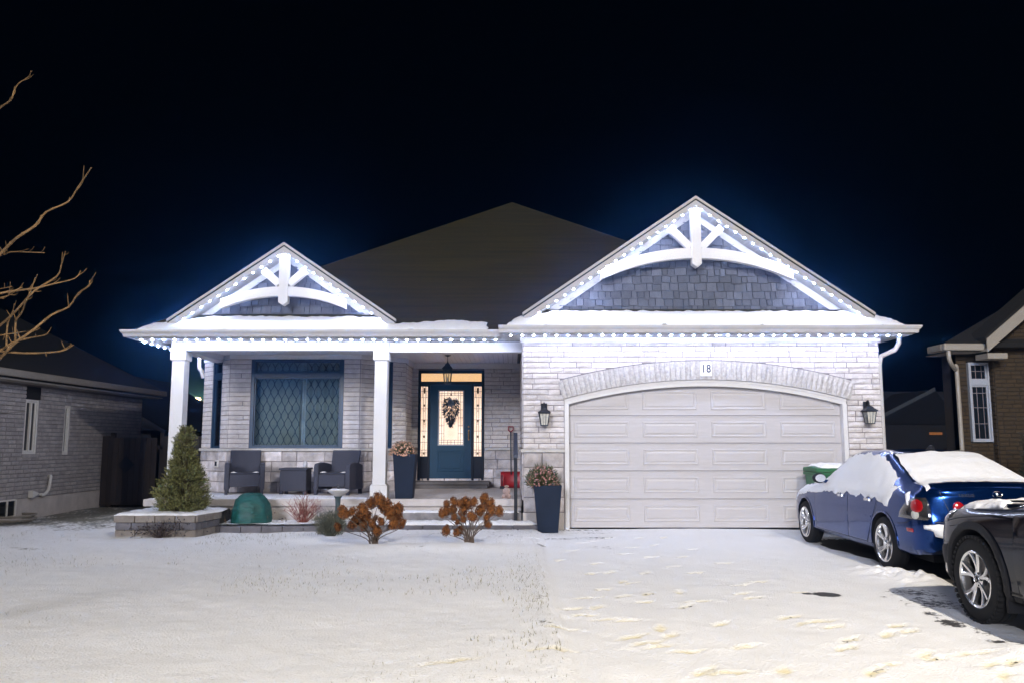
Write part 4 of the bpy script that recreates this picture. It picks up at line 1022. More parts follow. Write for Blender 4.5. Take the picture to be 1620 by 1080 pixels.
# raised stone bed at the left
rbed = thing('raised_bed', (-5.7, 13.6, 0), 'three course raised stone bed capped with snow under the evergreen', 'planter bed')
def rz(p, q, nn):
    w_ = Wall(p, math.atan2(q[1] - p[1], q[0] - p[0])); L = math.hypot(q[0] - p[0], q[1] - p[1])
    for r in range(3):
        z0, z1 = -.02 + (.135 * r if r else 0), .115 + .118 * r; z0 = [-.02, .118, .236][r]; z1 = [.114, .232, .35][r]
        off = .03 if r == 2 else 0.
        x = 0; m = nn + (r == 1)
        for k in range(m):
            a, b = L * k / m + .004, L * (k + 1) / m - .004
            part(MB().prism([w_.pt(a, z0, off), w_.pt(b, z0, off), w_.pt(b, z1, off), w_.pt(a, z1, off)], w_.n * -.2), 'bed_block', ('block', 'dark_block', 'block')[r], rbed, bevel=.012)
A_, B_, C_, D_ = (-6.36, 13.42), (-5.07, 13.42), (-4.95, 14.2), (-6.36, 14.9)
rz(A_, B_, 4); rz(B_, C_, 3); rz(D_, A_, 4)
snow_on([(-7, -4, 13, 15.6, 0, .352)], [(-6.38, 13.40), (-5.06, 13.40), (-4.92, 14.2), (-5.0, 14.7), (-6.38, 14.95)], rbed, .03, seed=14, jag=.02, rough=.02)
part(MB().prism([(-6.3, 13.6, .1), (-5.2, 13.6, .1), (-5.0, 14.2, .1), (-5.05, 14.98, .1), (-6.3, 14.98, .1)], (0, 0, .24)), 'bed_soil', 'asphalt', rbed)

# ------------------------------------------------------------------ things on and by the porch
def smooth_path(pts, n=4):
    out = []; P = [Vector(p) for p in pts]
    for i in range(len(P) - 1):
        a, b, c, d = P[max(i - 1, 0)], P[i], P[i + 1], P[min(i + 2, len(P) - 1)]
        for k in range(n):
            t = k / n; out.append(.5 * ((2 * b) + (c - a) * t + (2 * a - 5 * b + 4 * c - d) * t * t + (3 * b - a - 3 * c + d) * t ** 3))
    return out + [P[-1]]
# pendant lantern
def lantern_body(t, zc, w0, w1, h, mat='black', y=0, x=0, glass='frost_glass', roof_h=.10):
    """four-sided tapering lantern hung about local (x, y), its glass from zc - h to zc"""
    r = 4; f = MB()
    q = [(-1, -1), (1, -1), (1, 1), (-1, 1)]
    for a, b in q:
        f.bar((x + a * w0, y + b * w0, zc), (x + a * w1, y + b * w1, zc - h), .011, .011)
        f.bar((x + a * w0 * .33, y + b * w0, zc), (x + a * w1 * .33, y + b * w1, zc - h), .006, .006)
        f.bar((x + a * w0, y + b * w0 * .33, zc), (x + a * w1, y + b * w1 * .33, zc - h), .006, .006)
    for w, z in ((w0, zc), (w1, zc - h)):
        for i in range(4):
            a, b = q[i], q[(i + 1) % 4]; f.bar((x + a[0] * w, y + a[1] * w, z), (x + b[0] * w, y + b[1] * w, z), .014, .014)
    f.box(x - w1, x + w1, y - w1, y + w1, zc - h - .008, zc - h + .002)
    part(f, 'lantern_cage', mat, t)
    g = MB(); k = .94; vs = [(x + a * w1 * k, y + b * w1 * k, zc - h + .005) for a, b in q] + [(x + a * w0 * k, y + b * w0 * k, zc - .005) for a, b in q]
    g.add(vs, [(0, 1, 5, 4), (1, 2, 6, 5), (2, 3, 7, 6), (3, 0, 4, 7), (0, 3, 2, 1), (4, 5, 6, 7)]); part(g, 'lantern_glass', glass, t)
    rf_ = MB(); W = w0 * 1.28
    pr = [(W, zc), (W, zc + .018), (W * .72, zc + roof_h * .45), (W * .5, zc + roof_h * .62), (W * .46, zc + roof_h * .8), (W * .2, zc + roof_h)]
    vs = []; fs = []
    for w, z in pr: vs += [(x + a * w, y + b * w, z) for a, b in q]
    for i in range(len(pr) - 1):
        for j in range(4): fs.append((i * 4 + j, i * 4 + (j + 1) % 4, i * 4 + 4 + (j + 1) % 4, i * 4 + 4 + j))
    fs += [(3, 2, 1, 0), tuple(range(len(vs) - 4, len(vs)))]
    part(rf_.add(vs, fs), 'lantern_roof', mat, t)
    part(MB().lathe([(.012, 0), (.02, .012), (.012, .024), (.004, .05)], 8, (x, y, zc + roof_h)), 'finial', mat, t, smooth=True)
pt_ = thing('pendant_lantern', (-1.345, 17.1, CL), 'black hexagon style lantern hanging unlit from the porch ceiling before the door', 'lantern', local=True)
lantern_body(pt_, -.30, .085, .062, .29, glass='glass', roof_h=.13)
mb = MB(); mb.lathe([(.065, 0), (.065, -.012), (.02, -.03)], 16)
for k in range(7): mb.tube([(0, 0, -.03 - k * .02), (0, 0, -.046 - k * .02)], .006 if k % 2 else .009, 6)
part(mb, 'chain', 'black', pt_)
part(MB().tube([(0, 0, -.56), (0, 0, -.46)], .012, 8), 'candle', 'trim', pt_)
def wall_lantern(u, v, label):
    p = at(u, v, GY - .13); t = thing('wall_lantern', (p.x, GY - .02, p.z), label, 'lantern', 'black wall lanterns flanking the garage', local=True)
    lantern_body(t, .02, .085, .058, .21, y=-.125, roof_h=.10)
    mb = MB(); mb.box(-.055, .055, -.016, .0, -.03, .20); mb.tube(smooth_path([(0, -.01, .16), (0, -.06, .205), (0, -.115, .19), (0, -.125, .15)]), .013, 8)
    mb.tube(smooth_path([(0, -.01, .04), (0, -.05, .10), (0, -.03, .15)]), .008, 6)
    part(mb, 'bracket', 'black', t, smooth=True)
wall_lantern(861, 655, 'black wall lantern on the brick pier left of the garage door')
wall_lantern(1375, 652, 'black wall lantern on the brick pier right of the garage door')

# wicker set
def wicker_chair(label, loc, rz_):
    t = thing('wicker_armchair', loc, label, 'armchair', 'charcoal wicker armchairs on the porch', local=True)
    w = .375; mb = MB()
    part(MB().box(-w + .10, w - .10, -.36, .25, .16, .40), 'seat', 'weave', t, bevel=.015)
    vs = [(-.285, .19, .36), (.285, .19, .36), (.30, .34, .86), (-.30, .34, .86)]
    part(MB().prism(vs, (0, .06, -.01)), 'backrest', 'weave', t, bevel=.02)
    for s in (-1, 1):
        a = MB(); pr = [(-.36, .10), (-.36, .56), (-.33, .60), (-.1, .625), (.14, .60), (.30, .57), (.33, .10)]
        x0 = s * (w - .0475) - .0475; a.prism([(x0, y, z) for y, z in pr], (.095, 0, 0)); part(a, 'armrest', 'weave', t, bevel=.015)
        for y in (-.33, .29): part(MB().box(s * (w - .045) - .03, s * (w - .045) + .03, y - .03, y + .03, 0, .11), 'leg', 'wicker', t)
    part(MB().box(-.27, .27, -.33, .2, .405, .43), 'seat_slab', 'wicker', t, bevel=.012)
    for s in (-1, 1):
        sb_ = MB().box(-1, 1, -1, 1, 0, .43); part(conform(bvh_of(sb_), [(s * .26, -.31), (s * .26, -.05), (s * .14, -.28)], (0, 0, 0), (1, 0, 0), (0, 1, 0), (0, 0, -1), off=.02, res=.03, grow=.05, jag=.02), 'snow_layer', 'snow', t, smooth=True, ang=70)
    t.rotation_euler = (0, 0, R(rz_)); return t
p = at(389, 777, 16.55); wicker_chair('charcoal wicker armchair at the left end of the porch, turned towards the street', (p.x, 16.45, FL), 17)
p = at(535, 777, 16.5); wicker_chair('charcoal wicker armchair beside the white porch column, turned towards the side table', (p.x + .02, 16.45, FL), -12)
p = at(469, 776, 16.5); t = thing('side_table', (p.x, 16.42, FL), 'square charcoal wicker side table between the two armchairs', 'table', local=True)
part(MB().box(-.255, .255, -.25, .25, .07, .475), 'table_body', 'weave', t, bevel=.012); part(MB().box(-.275, .275, -.27, .27, .478, .515), 'table_top', 'wicker', t, bevel=.01)
for sx in (-1, 1):
    for sy in (-1, 1): part(MB().box(sx * .225 - .03, sx * .225 + .03, sy * .22 - .03, sy * .22 + .03, 0, .069), 'leg', 'wicker', t)
t.rotation_euler = (0, 0, R(2))
t = thing('glass_candle_jar', (p.x + .17, 16.46, FL + .516), 'small clear glass jar on the wicker side table', 'jar', local=True)
part(MB().lathe([(.03, 0), (.045, .02), (.045, .09), (.03, .12), (.035, .14)], 12), 'jar_body', pmat('pale_glass', (.5, .5, .55), .1), t, smooth=True)

# tall planters and their chrysanthemums
def planter(loc, wt, wb, h, label):
    t = thing('tall_planter', loc, label, 'planter', 'tall slate blue planters', local=True); a, b = wb / 2, wt / 2; i = b - .022
    vs = [(-a, -a, 0), (a, -a, 0), (a, a, 0), (-a, a, 0), (-b, -b, h), (b, -b, h), (b, b, h), (-b, b, h), (-i, -i, h), (i, -i, h), (i, i, h), (-i, i, h), (-i, -i, h - .06), (i, -i, h - .06), (i, i, h - .06), (-i, i, h - .06)]
    fs = [(3, 2, 1, 0), (12, 13, 14, 15)] + [(j + o, (j + 1) % 4 + o, (j + 1) % 4 + 4 + o, j + 4 + o) for o in (0, 4, 8) for j in range(4)]
    o = part(MB().add(vs, fs), 'pot', 'planter', t, bevel=.008)
    part(MB().box(-i + .01, i - .01, -i + .01, i - .01, h - .07, h - .045), 'soil', 'asphalt', t); return t
def mum(loc, rx, h, label, fl, n_f, n_l, seed, upright):
    t = thing('potted_chrysanthemum', loc, label, 'flowers', local=True); rs = random.Random(seed); lf, bl, stm = MB(), MB(), MB()
    for k in range(n_l):
        a = rs.uniform(0, 6.283); e = math.acos(rs.random()); r = rs.random() ** .5 * .92
        d = Vector((math.cos(a) * math.sin(e), math.sin(a) * math.sin(e), math.cos(e))); p = Vector((d.x * rx * r, d.y * rx * r, d.z * h * r + .0))
        lf.leaf(p, d + Vector((rs.gauss(0, .4), rs.gauss(0, .4), rs.gauss(.3, .4))), rs.uniform(.03, .07 + .05 * upright), rs.uniform(.008, .02))
    for k in range(n_f):
        a = rs.uniform(0, 6.283); e = math.acos(rs.random() ** (1 - .25 * upright)); 
        d = Vector((math.cos(a) * math.sin(e), math.sin(a) * math.sin(e), math.cos(e))); q = rs.uniform(.86, 1.06); p = Vector((d.x * rx * q, d.y * rx * q, d.z * h * q))
        if k % 3 == 0: stm.tube([(p.x * .15, p.y * .15, 0), p * .6, p], .003, 3, False)
        x = d.orthogonal().normalized(); y = d.cross(x); s = rs.uniform(.011, .02)
        for j in range(7):
            b = j * 6.283 / 7; bl.leaf(p, x * math.cos(b) + y * math.sin(b) + d * .5, s, s * .8, up=d)
    part(lf, 'leaves', 'leaf_green', t, fix=False); part(bl, 'blossoms', fl, t, fix=False); part(stm, 'stems', 'tan_twig', t, fix=False); return t
p = at(640.5, 783, 15.28); planter((p.x, 15.28, FL), .41, .31, .80, 'tall tapered slate blue planter on the porch beside the white column')
mum((p.x - .05, 15.28, FL + .77), .25, .27, 'rounded chrysanthemum with peach and white blossoms in the porch planter', 'peach', 420, 900, 3, 0)
p = gr(863, 832); planter((p.x, 14.28, .0), .47, .34, .79, 'tall tapered slate blue planter on the snow left of the garage door')
mum((p.x - .08, 14.28, .77), .29, .36, 'fading pink chrysanthemum with upright green stems in the planter by the garage', 'pink', 360, 1500, 4, 1)

# handrail
hr_ = thing('handrail', (.06, 14.62, .12), 'black metal handrail post and rail at the right of the porch steps', 'handrail')
part(MB().box(.035, .095, 14.59, 14.65, .12, 1.22), 'post', 'black', hr_, bevel=.004); part(MB().box(.035, .095, 15.72, 15.78, FL, 1.58), 'post', 'black', hr_, bevel=.004)
part(MB().prism([(.025, 14.52, 1.235), (.025, 15.85, 1.64), (.025, 15.85, 1.70), (.025, 14.52, 1.29)], (.08, 0, 0)), 'rail', pmat('rail_metal', (.05, .06, .09), .35), hr_, bevel=.01)
# shovel leaning on the door wall
sh = thing('snow_shovel', (-.03, 18.5, FL), 'red bladed snow shovel with red grip leaning by the entry door', 'shovel')
mb = MB(); vs = []
for j in range(6):
    z = FL + .01 + .36 * j / 5; y = 18.60 + .05 * j / 5 - .05 * math.sin(j / 5 * 3.1)
    for i in range(7): x = -.25 + .5 * i / 6; vs.append((x, y + .05 * (i / 3 - 1) ** 2 * -1, z))
fs = [(j * 7 + i, j * 7 + i + 1, j * 7 + i + 8, j * 7 + i + 7) for j in range(5) for i in range(6)]
o = part(mb.add(vs, fs), 'blade', 'red', sh, smooth=True, fix=False); so = o.modifiers.new('thick', 'SOLIDIFY'); so.thickness = .012
part(MB().tube([(-.02, 18.60, FL + .30), (-.03, 18.80, 1.76)], .014, 8), 'shaft', 'black', sh)
part(MB().tube([(-.03, 18.80, 1.74), (-.085, 18.805, 1.80), (-.085, 18.81, 1.87), (.025, 18.81, 1.87), (.025, 18.805, 1.80), (-.03, 18.80, 1.74)], .014, 6), 'grip', 'red', sh)
ip = thing('ice_chopper', (-.22, 18.3, FL), 'short black handled scraper standing before the red shovel blade', 'scraper')
part(MB().tube([(-.22, 18.34, FL + .02), (-.22, 18.36, FL + .30)], .014, 6), 'handle', 'black', ip); part(MB().box(-.27, -.17, 18.32, 18.345, FL, FL + .06), 'blade', 'black', ip)
# seated figurine: one continuous body, skinned from a small skeleton
fg = thing('meditating_figurine', (-.10, 15.25, FL), 'small pale clay figure sitting cross legged on the porch edge', 'figurine', local=True)
sk = bpy.data.meshes.new('figure_body')
V = [((0, 0, .06), .052), ((0, .005, .11), .042), ((0, .0, .155), .045), ((0, 0, .185), .018), ((0, -.004, .215), .035), ((0, -.002, .24), .028),
     ((-.05, -.005, .155), .018), ((-.062, -.02, .11), .016), ((-.02, -.05, .10), .013), ((.05, -.005, .155), .018), ((.062, -.02, .11), .016), ((.02, -.05, .10), .013),
     ((-.075, -.035, .035), .028), ((-.01, -.075, .03), .021), ((.075, -.035, .035), .028), ((.01, -.07, .045), .02)]
Ed = [(0, 1), (1, 2), (2, 3), (3, 4), (4, 5), (2, 6), (6, 7), (7, 8), (2, 9), (9, 10), (10, 11), (0, 12), (12, 13), (0, 14), (14, 15)]
sk.from_pydata([v for v, r in V], Ed, []); tmp = bpy.data.objects.new('tmp', sk); COL.objects.link(tmp)
mo = tmp.modifiers.new('skin', 'SKIN'); tmp.modifiers.new('sub', 'SUBSURF').levels = 2
for i, (v, r) in enumerate(V): sk.skin_vertices[0].data[i].radius = (r, r)
sk.skin_vertices[0].data[0].use_root = True
bpy.context.view_layer.update(); me = bpy.data.meshes.new_from_object(tmp.evaluated_get(bpy.context.evaluated_depsgraph_get())); bpy.data.objects.remove(tmp)
for f in me.polygons: f.use_smooth = True
me.materials.clear(); link('body', me, fg, M['clay'])
mb = MB()
for s in (-1, 1): mb.ball((s * .036, -.002, .215), .009, 6, 4, 1.6); mb.ball((s * .013, -.037, .219), .004, 6, 4)
mb.ball((0, -.041, .211), .006, 6, 4, 1.3); mb.bar((-.009, -.038, .199), (.009, -.038, .199), .004, .003); part(mb, 'face', 'clay', fg, smooth=True)
part(MB().lathe([(.085, 0), (.088, .012), (.08, .02)], 16), 'plinth', 'clay', fg)
# ------------------------------------------------------------------ garden
# evergreen on the raised bed
def evergreen(loc, h, r, label, n, seed):
    t = thing('evergreen_shrub', loc, label, 'shrub', local=True); rs = random.Random(seed)
    part(MB().tube([(0, 0, -.05), (.01, 0, h * .5), (0, .01, h * .93)], [.035, .022, .005], 7), 'trunk', 'twig', t)
    tw = MB(); lf = MB()
    def rad(z, a):
        k = z / h; b = r * (min(1, .82 + .9 * k) if k < .2 else (1.0 - ((k - .2) / .8) ** .8 * .95))
        if k > .68: b = max(b, r * .36 * math.sin(min(1, (1.04 - k) / .30) * 2.2))
        return b * (1 + .36 * nz(math.cos(a) * 1.5, math.sin(a) * 1.5, z * 3.2 + seed, 1.9))
    for k in range(n):
        z = h * (1 - (1 - rs.random()) ** .62) * .985 + .02; a = rs.uniform(0, 6.283); R_ = rad(z, a); q = rs.random() ** .42
        p = Vector((math.cos(a) * R_ * q, math.sin(a) * R_ * q, z)); d = Vector((math.cos(a), math.sin(a), rs.uniform(.35, 1.5))).normalized()
        if nz(p.x, p.y, p.z, 7) < -.12 and q > .55: continue
        L = rs.uniform(.05, .105) * (1.1 - .25 * z / h)
        for j in range(5):
            e = d + Vector((rs.gauss(0, .45), rs.gauss(0, .45), rs.gauss(0, .35))); lf.leaf(p + d * L * .2 * j, e, rs.uniform(.026, .055), rs.uniform(.008, .015))
        if k % 5 == 0: tw.tube([(0, 0, max(0, z - .18)), p * .6 + Vector((0, 0, z * .35)), p + d * L], [.006, .004, .002], 3, False)
    part(tw, 'branches', 'twig', t, fix=False); part(lf, 'foliage', 'leaf', t, fix=False); return t
p = at(288, 812, 13.95); evergreen((p.x, 13.95, .345), 1.42, .41, 'conical dark green evergreen shrub on the raised stone bed', 8200, 5)
# green cloth-covered shrub
p = at(397, 818, 14.55); gc = thing('covered_shrub', (p.x, 14.6, .13), 'shrub wrapped in a dark green winter cover in the flower bed', 'covered plant', local=True)
mb = MB(); vs = []; fs = []; n, m = 40, 14
for j in range(m + 1):
    k = j / m; z = .50 * math.sin(k * math.pi / 2) ** .9 if j < m else .50
    for i in range(n):
        a = 2 * math.pi * i / n; b = math.cos(k * math.pi / 2) ** .62
        q = .345 * b * (1 + .07 * nz(math.cos(a) * 2, math.sin(a) * 2, k * 6, 1) + .025 * math.sin(a * 9 + 3 * k) + .06 * nz(a * .8, k * 7, 3, 2.4))
        vs.append((q * math.cos(a) - .02 * k, q * math.sin(a), z + .014 * nz(a, k * 9, 2, 2.5) + .008 * math.sin(z * 55 + a * 1.5)))
for j in range(m):
    for i in range(n): fs.append((j * n + i, j * n + (i + 1) % n, (j + 1) * n + (i + 1) % n, (j + 1) * n + i))
part(mb.add(vs, fs), 'cover', 'green_tarp', gc, smooth=True, ang=80)
part(MB().tube(smooth_path([(.10, -.36, .02), (.12, -.31, .2), (.12, -.2, .38), (.09, -.05, .50), (.05, .1, .5)]), .008, 5), 'seam', 'green_tarp', gc)
# branching bushes
def bush(t, base, n, h, spread, rad, seed, mat, name='branches', forks=2, lean=0.):
    rs = random.Random(seed); mb = MB()
    for k in range(n):
        a = rs.uniform(0, 6.283); s = spread * rs.random() ** .6; hh = h * rs.uniform(.6, 1.05) * (1 - .35 * (s / spread) ** 2)
        top = Vector((math.cos(a) * s + lean, math.sin(a) * s * .7, hh)); b0 = Vector((rs.gauss(0, .025), rs.gauss(0, .025), -.02))
        pts = smooth_path([b0, b0 + top * .35 + Vector((rs.gauss(0, .02), rs.gauss(0, .02), .05 * hh)), b0 + top * .7 + Vector((rs.gauss(0, .02), rs.gauss(0, .02), .03)), b0 + top], 2)
        mb.tube(pts, [rad * (1 - .75 * i / (len(pts) - 1)) for i in range(len(pts))], 4, False)
        for j in range(forks):
            i = rs.randint(2, len(pts) - 2); d = Vector((rs.gauss(0, .5), rs.gauss(0, .5), rs.uniform(.5, 1))).normalized(); L = hh * rs.uniform(.15, .35)
            mb.tube([pts[i], pts[i] + d * L * .5, pts[i] + d * L + Vector((0, 0, .02))], [rad * .5, rad * .4, rad * .2], 3, False)
    return part(mb, name, mat, t, fix=False)
p = at(478, 822, 14.5); t = thing('red_twig_bush', (p.x, 14.55, .13), 'leafless bush of fine red twigs before the porch slab', 'bush', local=True); bush(t, None, 42, .52, .40, .007, 7, 'red_twig', forks=4)
p = gr(522, 852); t = thing('grey_green_bush', (p.x, p.y, .04), 'low grey green bush of upright stems between lawn and hydrangea', 'bush', local=True)
bush(t, None, 130, .44, .36, .005, 8, 'leaf_grey', 'stems', forks=5)
lf = MB(); rs = random.Random(2)
for k in range(2600):
    a = rs.uniform(0, 6.283); q = rs.random() ** .5; z = rs.uniform(.02, .36) * (1.05 - .4 * q * q); lf.leaf((math.cos(a) * q * .31 * (.6 + z), math.sin(a) * q * .22 * (.6 + z), z), (math.cos(a) * q, math.sin(a) * q, 1.1), rs.uniform(.03, .06), .006)
part(lf, 'leaves', 'leaf_grey', t, fix=False)
# hydrangeas: every dried head is a part
HM = []
for s in range(4):
    rs = random.Random(60 + s); mb = MB()
    for k in range(230):
        u_ = rs.uniform(-1, 1); a = rs.uniform(0, 6.283); w = math.sqrt(1 - u_ * u_); prof = 1.0 if u_ < 0 else 1 - .25 * u_
        d = Vector((w * math.cos(a), w * math.sin(a), u_)); p = Vector((d.x * prof, d.y * prof, d.z * 1.15)) * rs.uniform(.74, 1.06) * (1 + .38 * nz(d.x + s * 5, d.y, d.z, 2.2))
        x = d.orthogonal().normalized(); y = d.cross(x); c_ = rs.uniform(0, 6.28)
        for j in range(3):
            b = c_ + j * 2.09; mb.leaf(p, x * math.cos(b) + y * math.sin(b) + d * rs.uniform(.1, .7), rs.uniform(.20, .34), rs.uniform(.16, .26), up=d)
    mb.ball((0, 0, 0), .6, 10, 7, 1.1)
    me = mb.mesh('flower_head'); me.materials.append(M['rust']); HM.append(me)
def hydrangea(base, heads, ox, oy, sc, label, seed):
    b = gr(*base); t = thing('hydrangea', (b.x, b.y, .045), label, 'shrub', 'dried hydrangeas along the walk'); rs = random.Random(seed); st_ = MB(); O = Vector((b.x, b.y, .03))
    for k, (x, y, r) in enumerate(heads):
        p = at(ox + x * sc, oy + y * sc, b.y + rs.uniform(-.28, .28)); q = r * sc / 1300 * b.y * .86
        o = link('flower_head', HM[k % 4], t); o.location = p - ORG[t]; o.scale = (q, q, q * rs.uniform(1., 1.25)); o.rotation_euler = (rs.gauss(0, .3), rs.gauss(0, .3), rs.uniform(0, 6.28))
        d = p - O; m1 = O + Vector((d.x * .22, d.y * .25, d.z * .38)); m2 = O + Vector((d.x * .68, d.y * .7, d.z * .70)) + Vector((rs.gauss(0, .02), rs.gauss(0, .02), 0))
        pts = smooth_path([O + Vector((rs.gauss(0, .035) + d.x * .06, rs.gauss(0, .03), -.03)), m1, m2, p - Vector((0, 0, q * .6))], 3); st_.tube(pts, [.0085 - .0055 * i / (len(pts) - 1) for i in range(len(pts))], 5, False)
        if k % 3 == 0: st_.tube([pts[4], pts[4] + Vector((rs.uniform(-.1, .1), rs.uniform(-.1, .1), .12)), pts[4] + Vector((rs.uniform(-.2, .2), rs.uniform(-.1, .1), .2))], [.005, .004, .002], 4, False)
    part(st_, 'stems', 'twig', t, fix=False); return t
hydrangea((592, 866), [(830,465,62),(925,460,42),(1035,440,72),(1130,370,62),(1215,340,75),(1290,410,88),(1420,440,66),(1400,520,70),(1455,590,50),(985,540,72),(1080,510,62),(925,600,52),(1045,610,46),(1175,530,32),(1235,565,42),(1190,665,52),(1370,590,55),(1140,590,42),(772,625,42),(870,490,40),(1330,480,60),(1060,560,60)], 420, 740, .1481, 'dried brown hydrangea on bare stems, left of the pair', 21)
hydrangea((742, 866), [(395,430,58),(415,350,38),(485,330,48),(475,410,52),(580,415,52),(600,335,55),(650,350,45),(690,330,42),(785,300,52),(840,350,55),(750,410,58),(860,420,52),(935,420,48),(665,475,50),(490,480,36),(580,505,34),(520,530,26),(810,480,36),(820,550,42),(410,615,48),(535,620,50),(545,345,40),(370,450,35)], 640, 740, .1605, 'dried brown hydrangea on bare stems, right of the pair, before the steps', 22)
# bird bath
p = at(534, 815, 14.4); bb = thing('bird_bath', (p.x, 14.4, .13), 'bird bath with snow filled bowl on a dark pedestal', 'bird bath', local=True)
part(MB().lathe([(.10, 0), (.10, .025), (.07, .05), (.055, .1), (.042, .3), (.048, .42), (.075, .46)], 16), 'pedestal', pmat('dark_green_stone', (.035, .055, .06), .6, var=.5, vscale=12), bb, smooth=True)
part(MB().lathe([(.06, .455), (.10, .49), (.175, .535), (.195, .56), (.19, .57), (.16, .555), (1e-6, .545)], 8), 'bowl', 'sill', bb, smooth=True, ang=30)
part(MB().lathe([(.17, .556), (.165, .572), (.10, .585), (1e-6, .588)], 14), 'snow_layer', 'snow', bb, smooth=True)
mb = MB().ball((0, 0, .615), .028, 8, 6, 1.2); mb.ball((-.01, -.01, .655), .016, 8, 6); mb.leaf((.02, 0, .62), (1, 0, .3), .05, .02); part(mb, 'bird_ornament', pmat('dark_ornament', (.05, .055, .07), .5), bb, smooth=True)
# dead perennials before the raised bed, dry stalks in the flower bed
p = gr(268, 845); t = thing('withered_perennial', (p.x + .05, 13.30, .03), 'dark withered perennial with shrivelled leaves before the raised stone bed', 'plant', local=True)
rs = random.Random(31); bush(t, None, 34, .30, .42, .005, 31, 'dead_leaf', 'stems', forks=3); lf = MB()
for k in range(210):
    x = rs.gauss(.0, .24); z = abs(rs.gauss(.08, .06)); lf.leaf((x, rs.gauss(0, .07), z), (rs.gauss(0, 1), rs.gauss(0, 1), rs.gauss(0, .6)), rs.uniform(.025, .055), rs.uniform(.015, .035))
for k in range(14): lf.ball((rs.uniform(-.1, .55), rs.gauss(0, .05), rs.uniform(.12, .30)), .012, 6, 4)
part(lf, 'leaves', 'dead_leaf', t, fix=False)
for k, (u, v, h, n_, lab) in enumerate(((362, 838, .34, 3, 'thin dry stalk with a dark seed head beside the raised bed'), (385, 838, .30, 5, 'tall dry stalk with forked top before the green cover'), (415, 838, .36, 4, 'leaning pair of pale dry stalks right of the green cover'), (447, 838, .18, 4, 'short tuft of dry stalks at the snowy lawn edge'))):
    p = gr(u, v); t = thing('dry_stalk', (p.x, p.y + .05, .03), lab, 'plant', 'dry stalks along the edging', local=True)
    bush(t, None, n_, h, .16, .006, 70 + k, 'tan_twig', 'stems', forks=2, lean=(-.12, .02, .14, 0)[k])
    mb = MB(); rs = random.Random(k)
    for j in range(4 + 2 * n_): mb.leaf((rs.gauss((-.1, 0, .1, 0)[k], .06), rs.gauss(0, .04), rs.uniform(.02, h)), (rs.gauss(0, 1), rs.gauss(0, 1), rs.gauss(0, .5)), .045, .022)
    part(mb, 'leaves', 'dead_leaf', t, fix=False)
for k, (u, v, lab) in enumerate(((368, 836, 'red brown leaf lying on the snow below the dry stalk'), (376, 841, 'curled brown leaf lying on the snow near the raised bed'), (402, 842, 'dark brown leaf lying on the snow before the edging'))):
    p = gr(u, v); lf = MB()
    for j in range(3): lf.leaf((p.x + j * .02, p.y, .075), (1, .4 * j - .3, .25), .09, .06, up=(0, .5, 1))
    o = part(lf, 'fallen_leaf', 'red_twig', None, fix=False); tag(o, lab, 'leaf', 'fallen leaves on the snow')

# bare tree out of frame at the left, its twigs reaching in
TY = 6.0; bt = thing('bare_tree', (-4.75, 6.1, 0), 'leafless tree whose yellow lit branches reach in at the left', 'tree')
part(MB().tube(smooth_path([(-4.75, 6.1, -.1), (-4.72, 6.1, .9), (-4.78, 6.08, 1.8), (-4.70, 6.05, 2.6), (-4.8, 6.0, 3.6), (-4.75, 6.0, 4.7)]), [.075 - .0034 * i for i in range(21)], 10), 'trunk', 'bark', bt, smooth=True)
c_ = lambda x, y: (x / 2.118, 90 + y / 2.118)
BR = [([(-120, 330), (-60, 240), (0, 172), (36, 146), (46, 118), (62, 90), (95, 68), (104, 48)], 2.3, .3),
 ([(-200, 900), (-90, 750), (0, 662), (55, 608), (118, 566), (155, 520), (228, 486), (262, 436), (306, 372)], 3.6, 0),
 ([(0, 640), (14, 662), (35, 654), (95, 655), (150, 657)], 1.6, .1),
 ([(-180, 1010), (-60, 945), (0, 900), (55, 850), (115, 785), (190, 736), (205, 700), (219, 652)], 3.0, .2),
 ([(-150, 830), (0, 793), (60, 783), (115, 776), (175, 762), (250, 743), (270, 717)], 2.6, -.15),
 ([(-40, 812), (0, 808), (28, 800), (32, 792), (75, 772)], 1.8, -.2), ([(-60, 790), (0, 778), (40, 770)], 1.8, -.1),
 ([(-160, 1200), (-60, 1060), (0, 1008), (50, 958), (108, 918), (172, 865), (230, 838), (262, 793), (298, 768), (300, 750)], 3.4, .05),
 ([(0, 985), (40, 958), (105, 940), (150, 932), (166, 917)], 2.2, 0), ([(-60, 975), (0, 985), (90, 992), (180, 988), (220, 980), (246, 964)], 2.8, -.05),
 ([(52, 950), (53, 885), (72, 858), (88, 815), (104, 782), (118, 740)], 2.2, .12), ([(22, 975), (25, 900), (44, 850), (48, 828)], 2., .1), ([(-60, 945), (0, 933), (45, 926), (84, 920)], 2., -.12)]
rs = random.Random(12)
for k in range(9):                     # limbs on the side away from the camera's view
    z0 = 2.0 + k * .3; a = rs.uniform(1.9, 4.6); L = rs.uniform(.7, 1.5); p0 = Vector((-4.76, 6.03, z0)); d = Vector((math.cos(a), math.sin(a) * .6, .8))
    Q = smooth_path([p0, p0 + d * L * .35 + Vector((0, 0, .03)), p0 + d * L * .7 + Vector((rs.gauss(0, .05), 0, .08)), p0 + d * L + Vector((rs.gauss(0, .1), 0, .2))], 3)
    part(MB().tube(Q, [.014 - .0011 * i for i in range(len(Q))], 6), 'branch', 'bark', bt, smooth=True, fix=False)
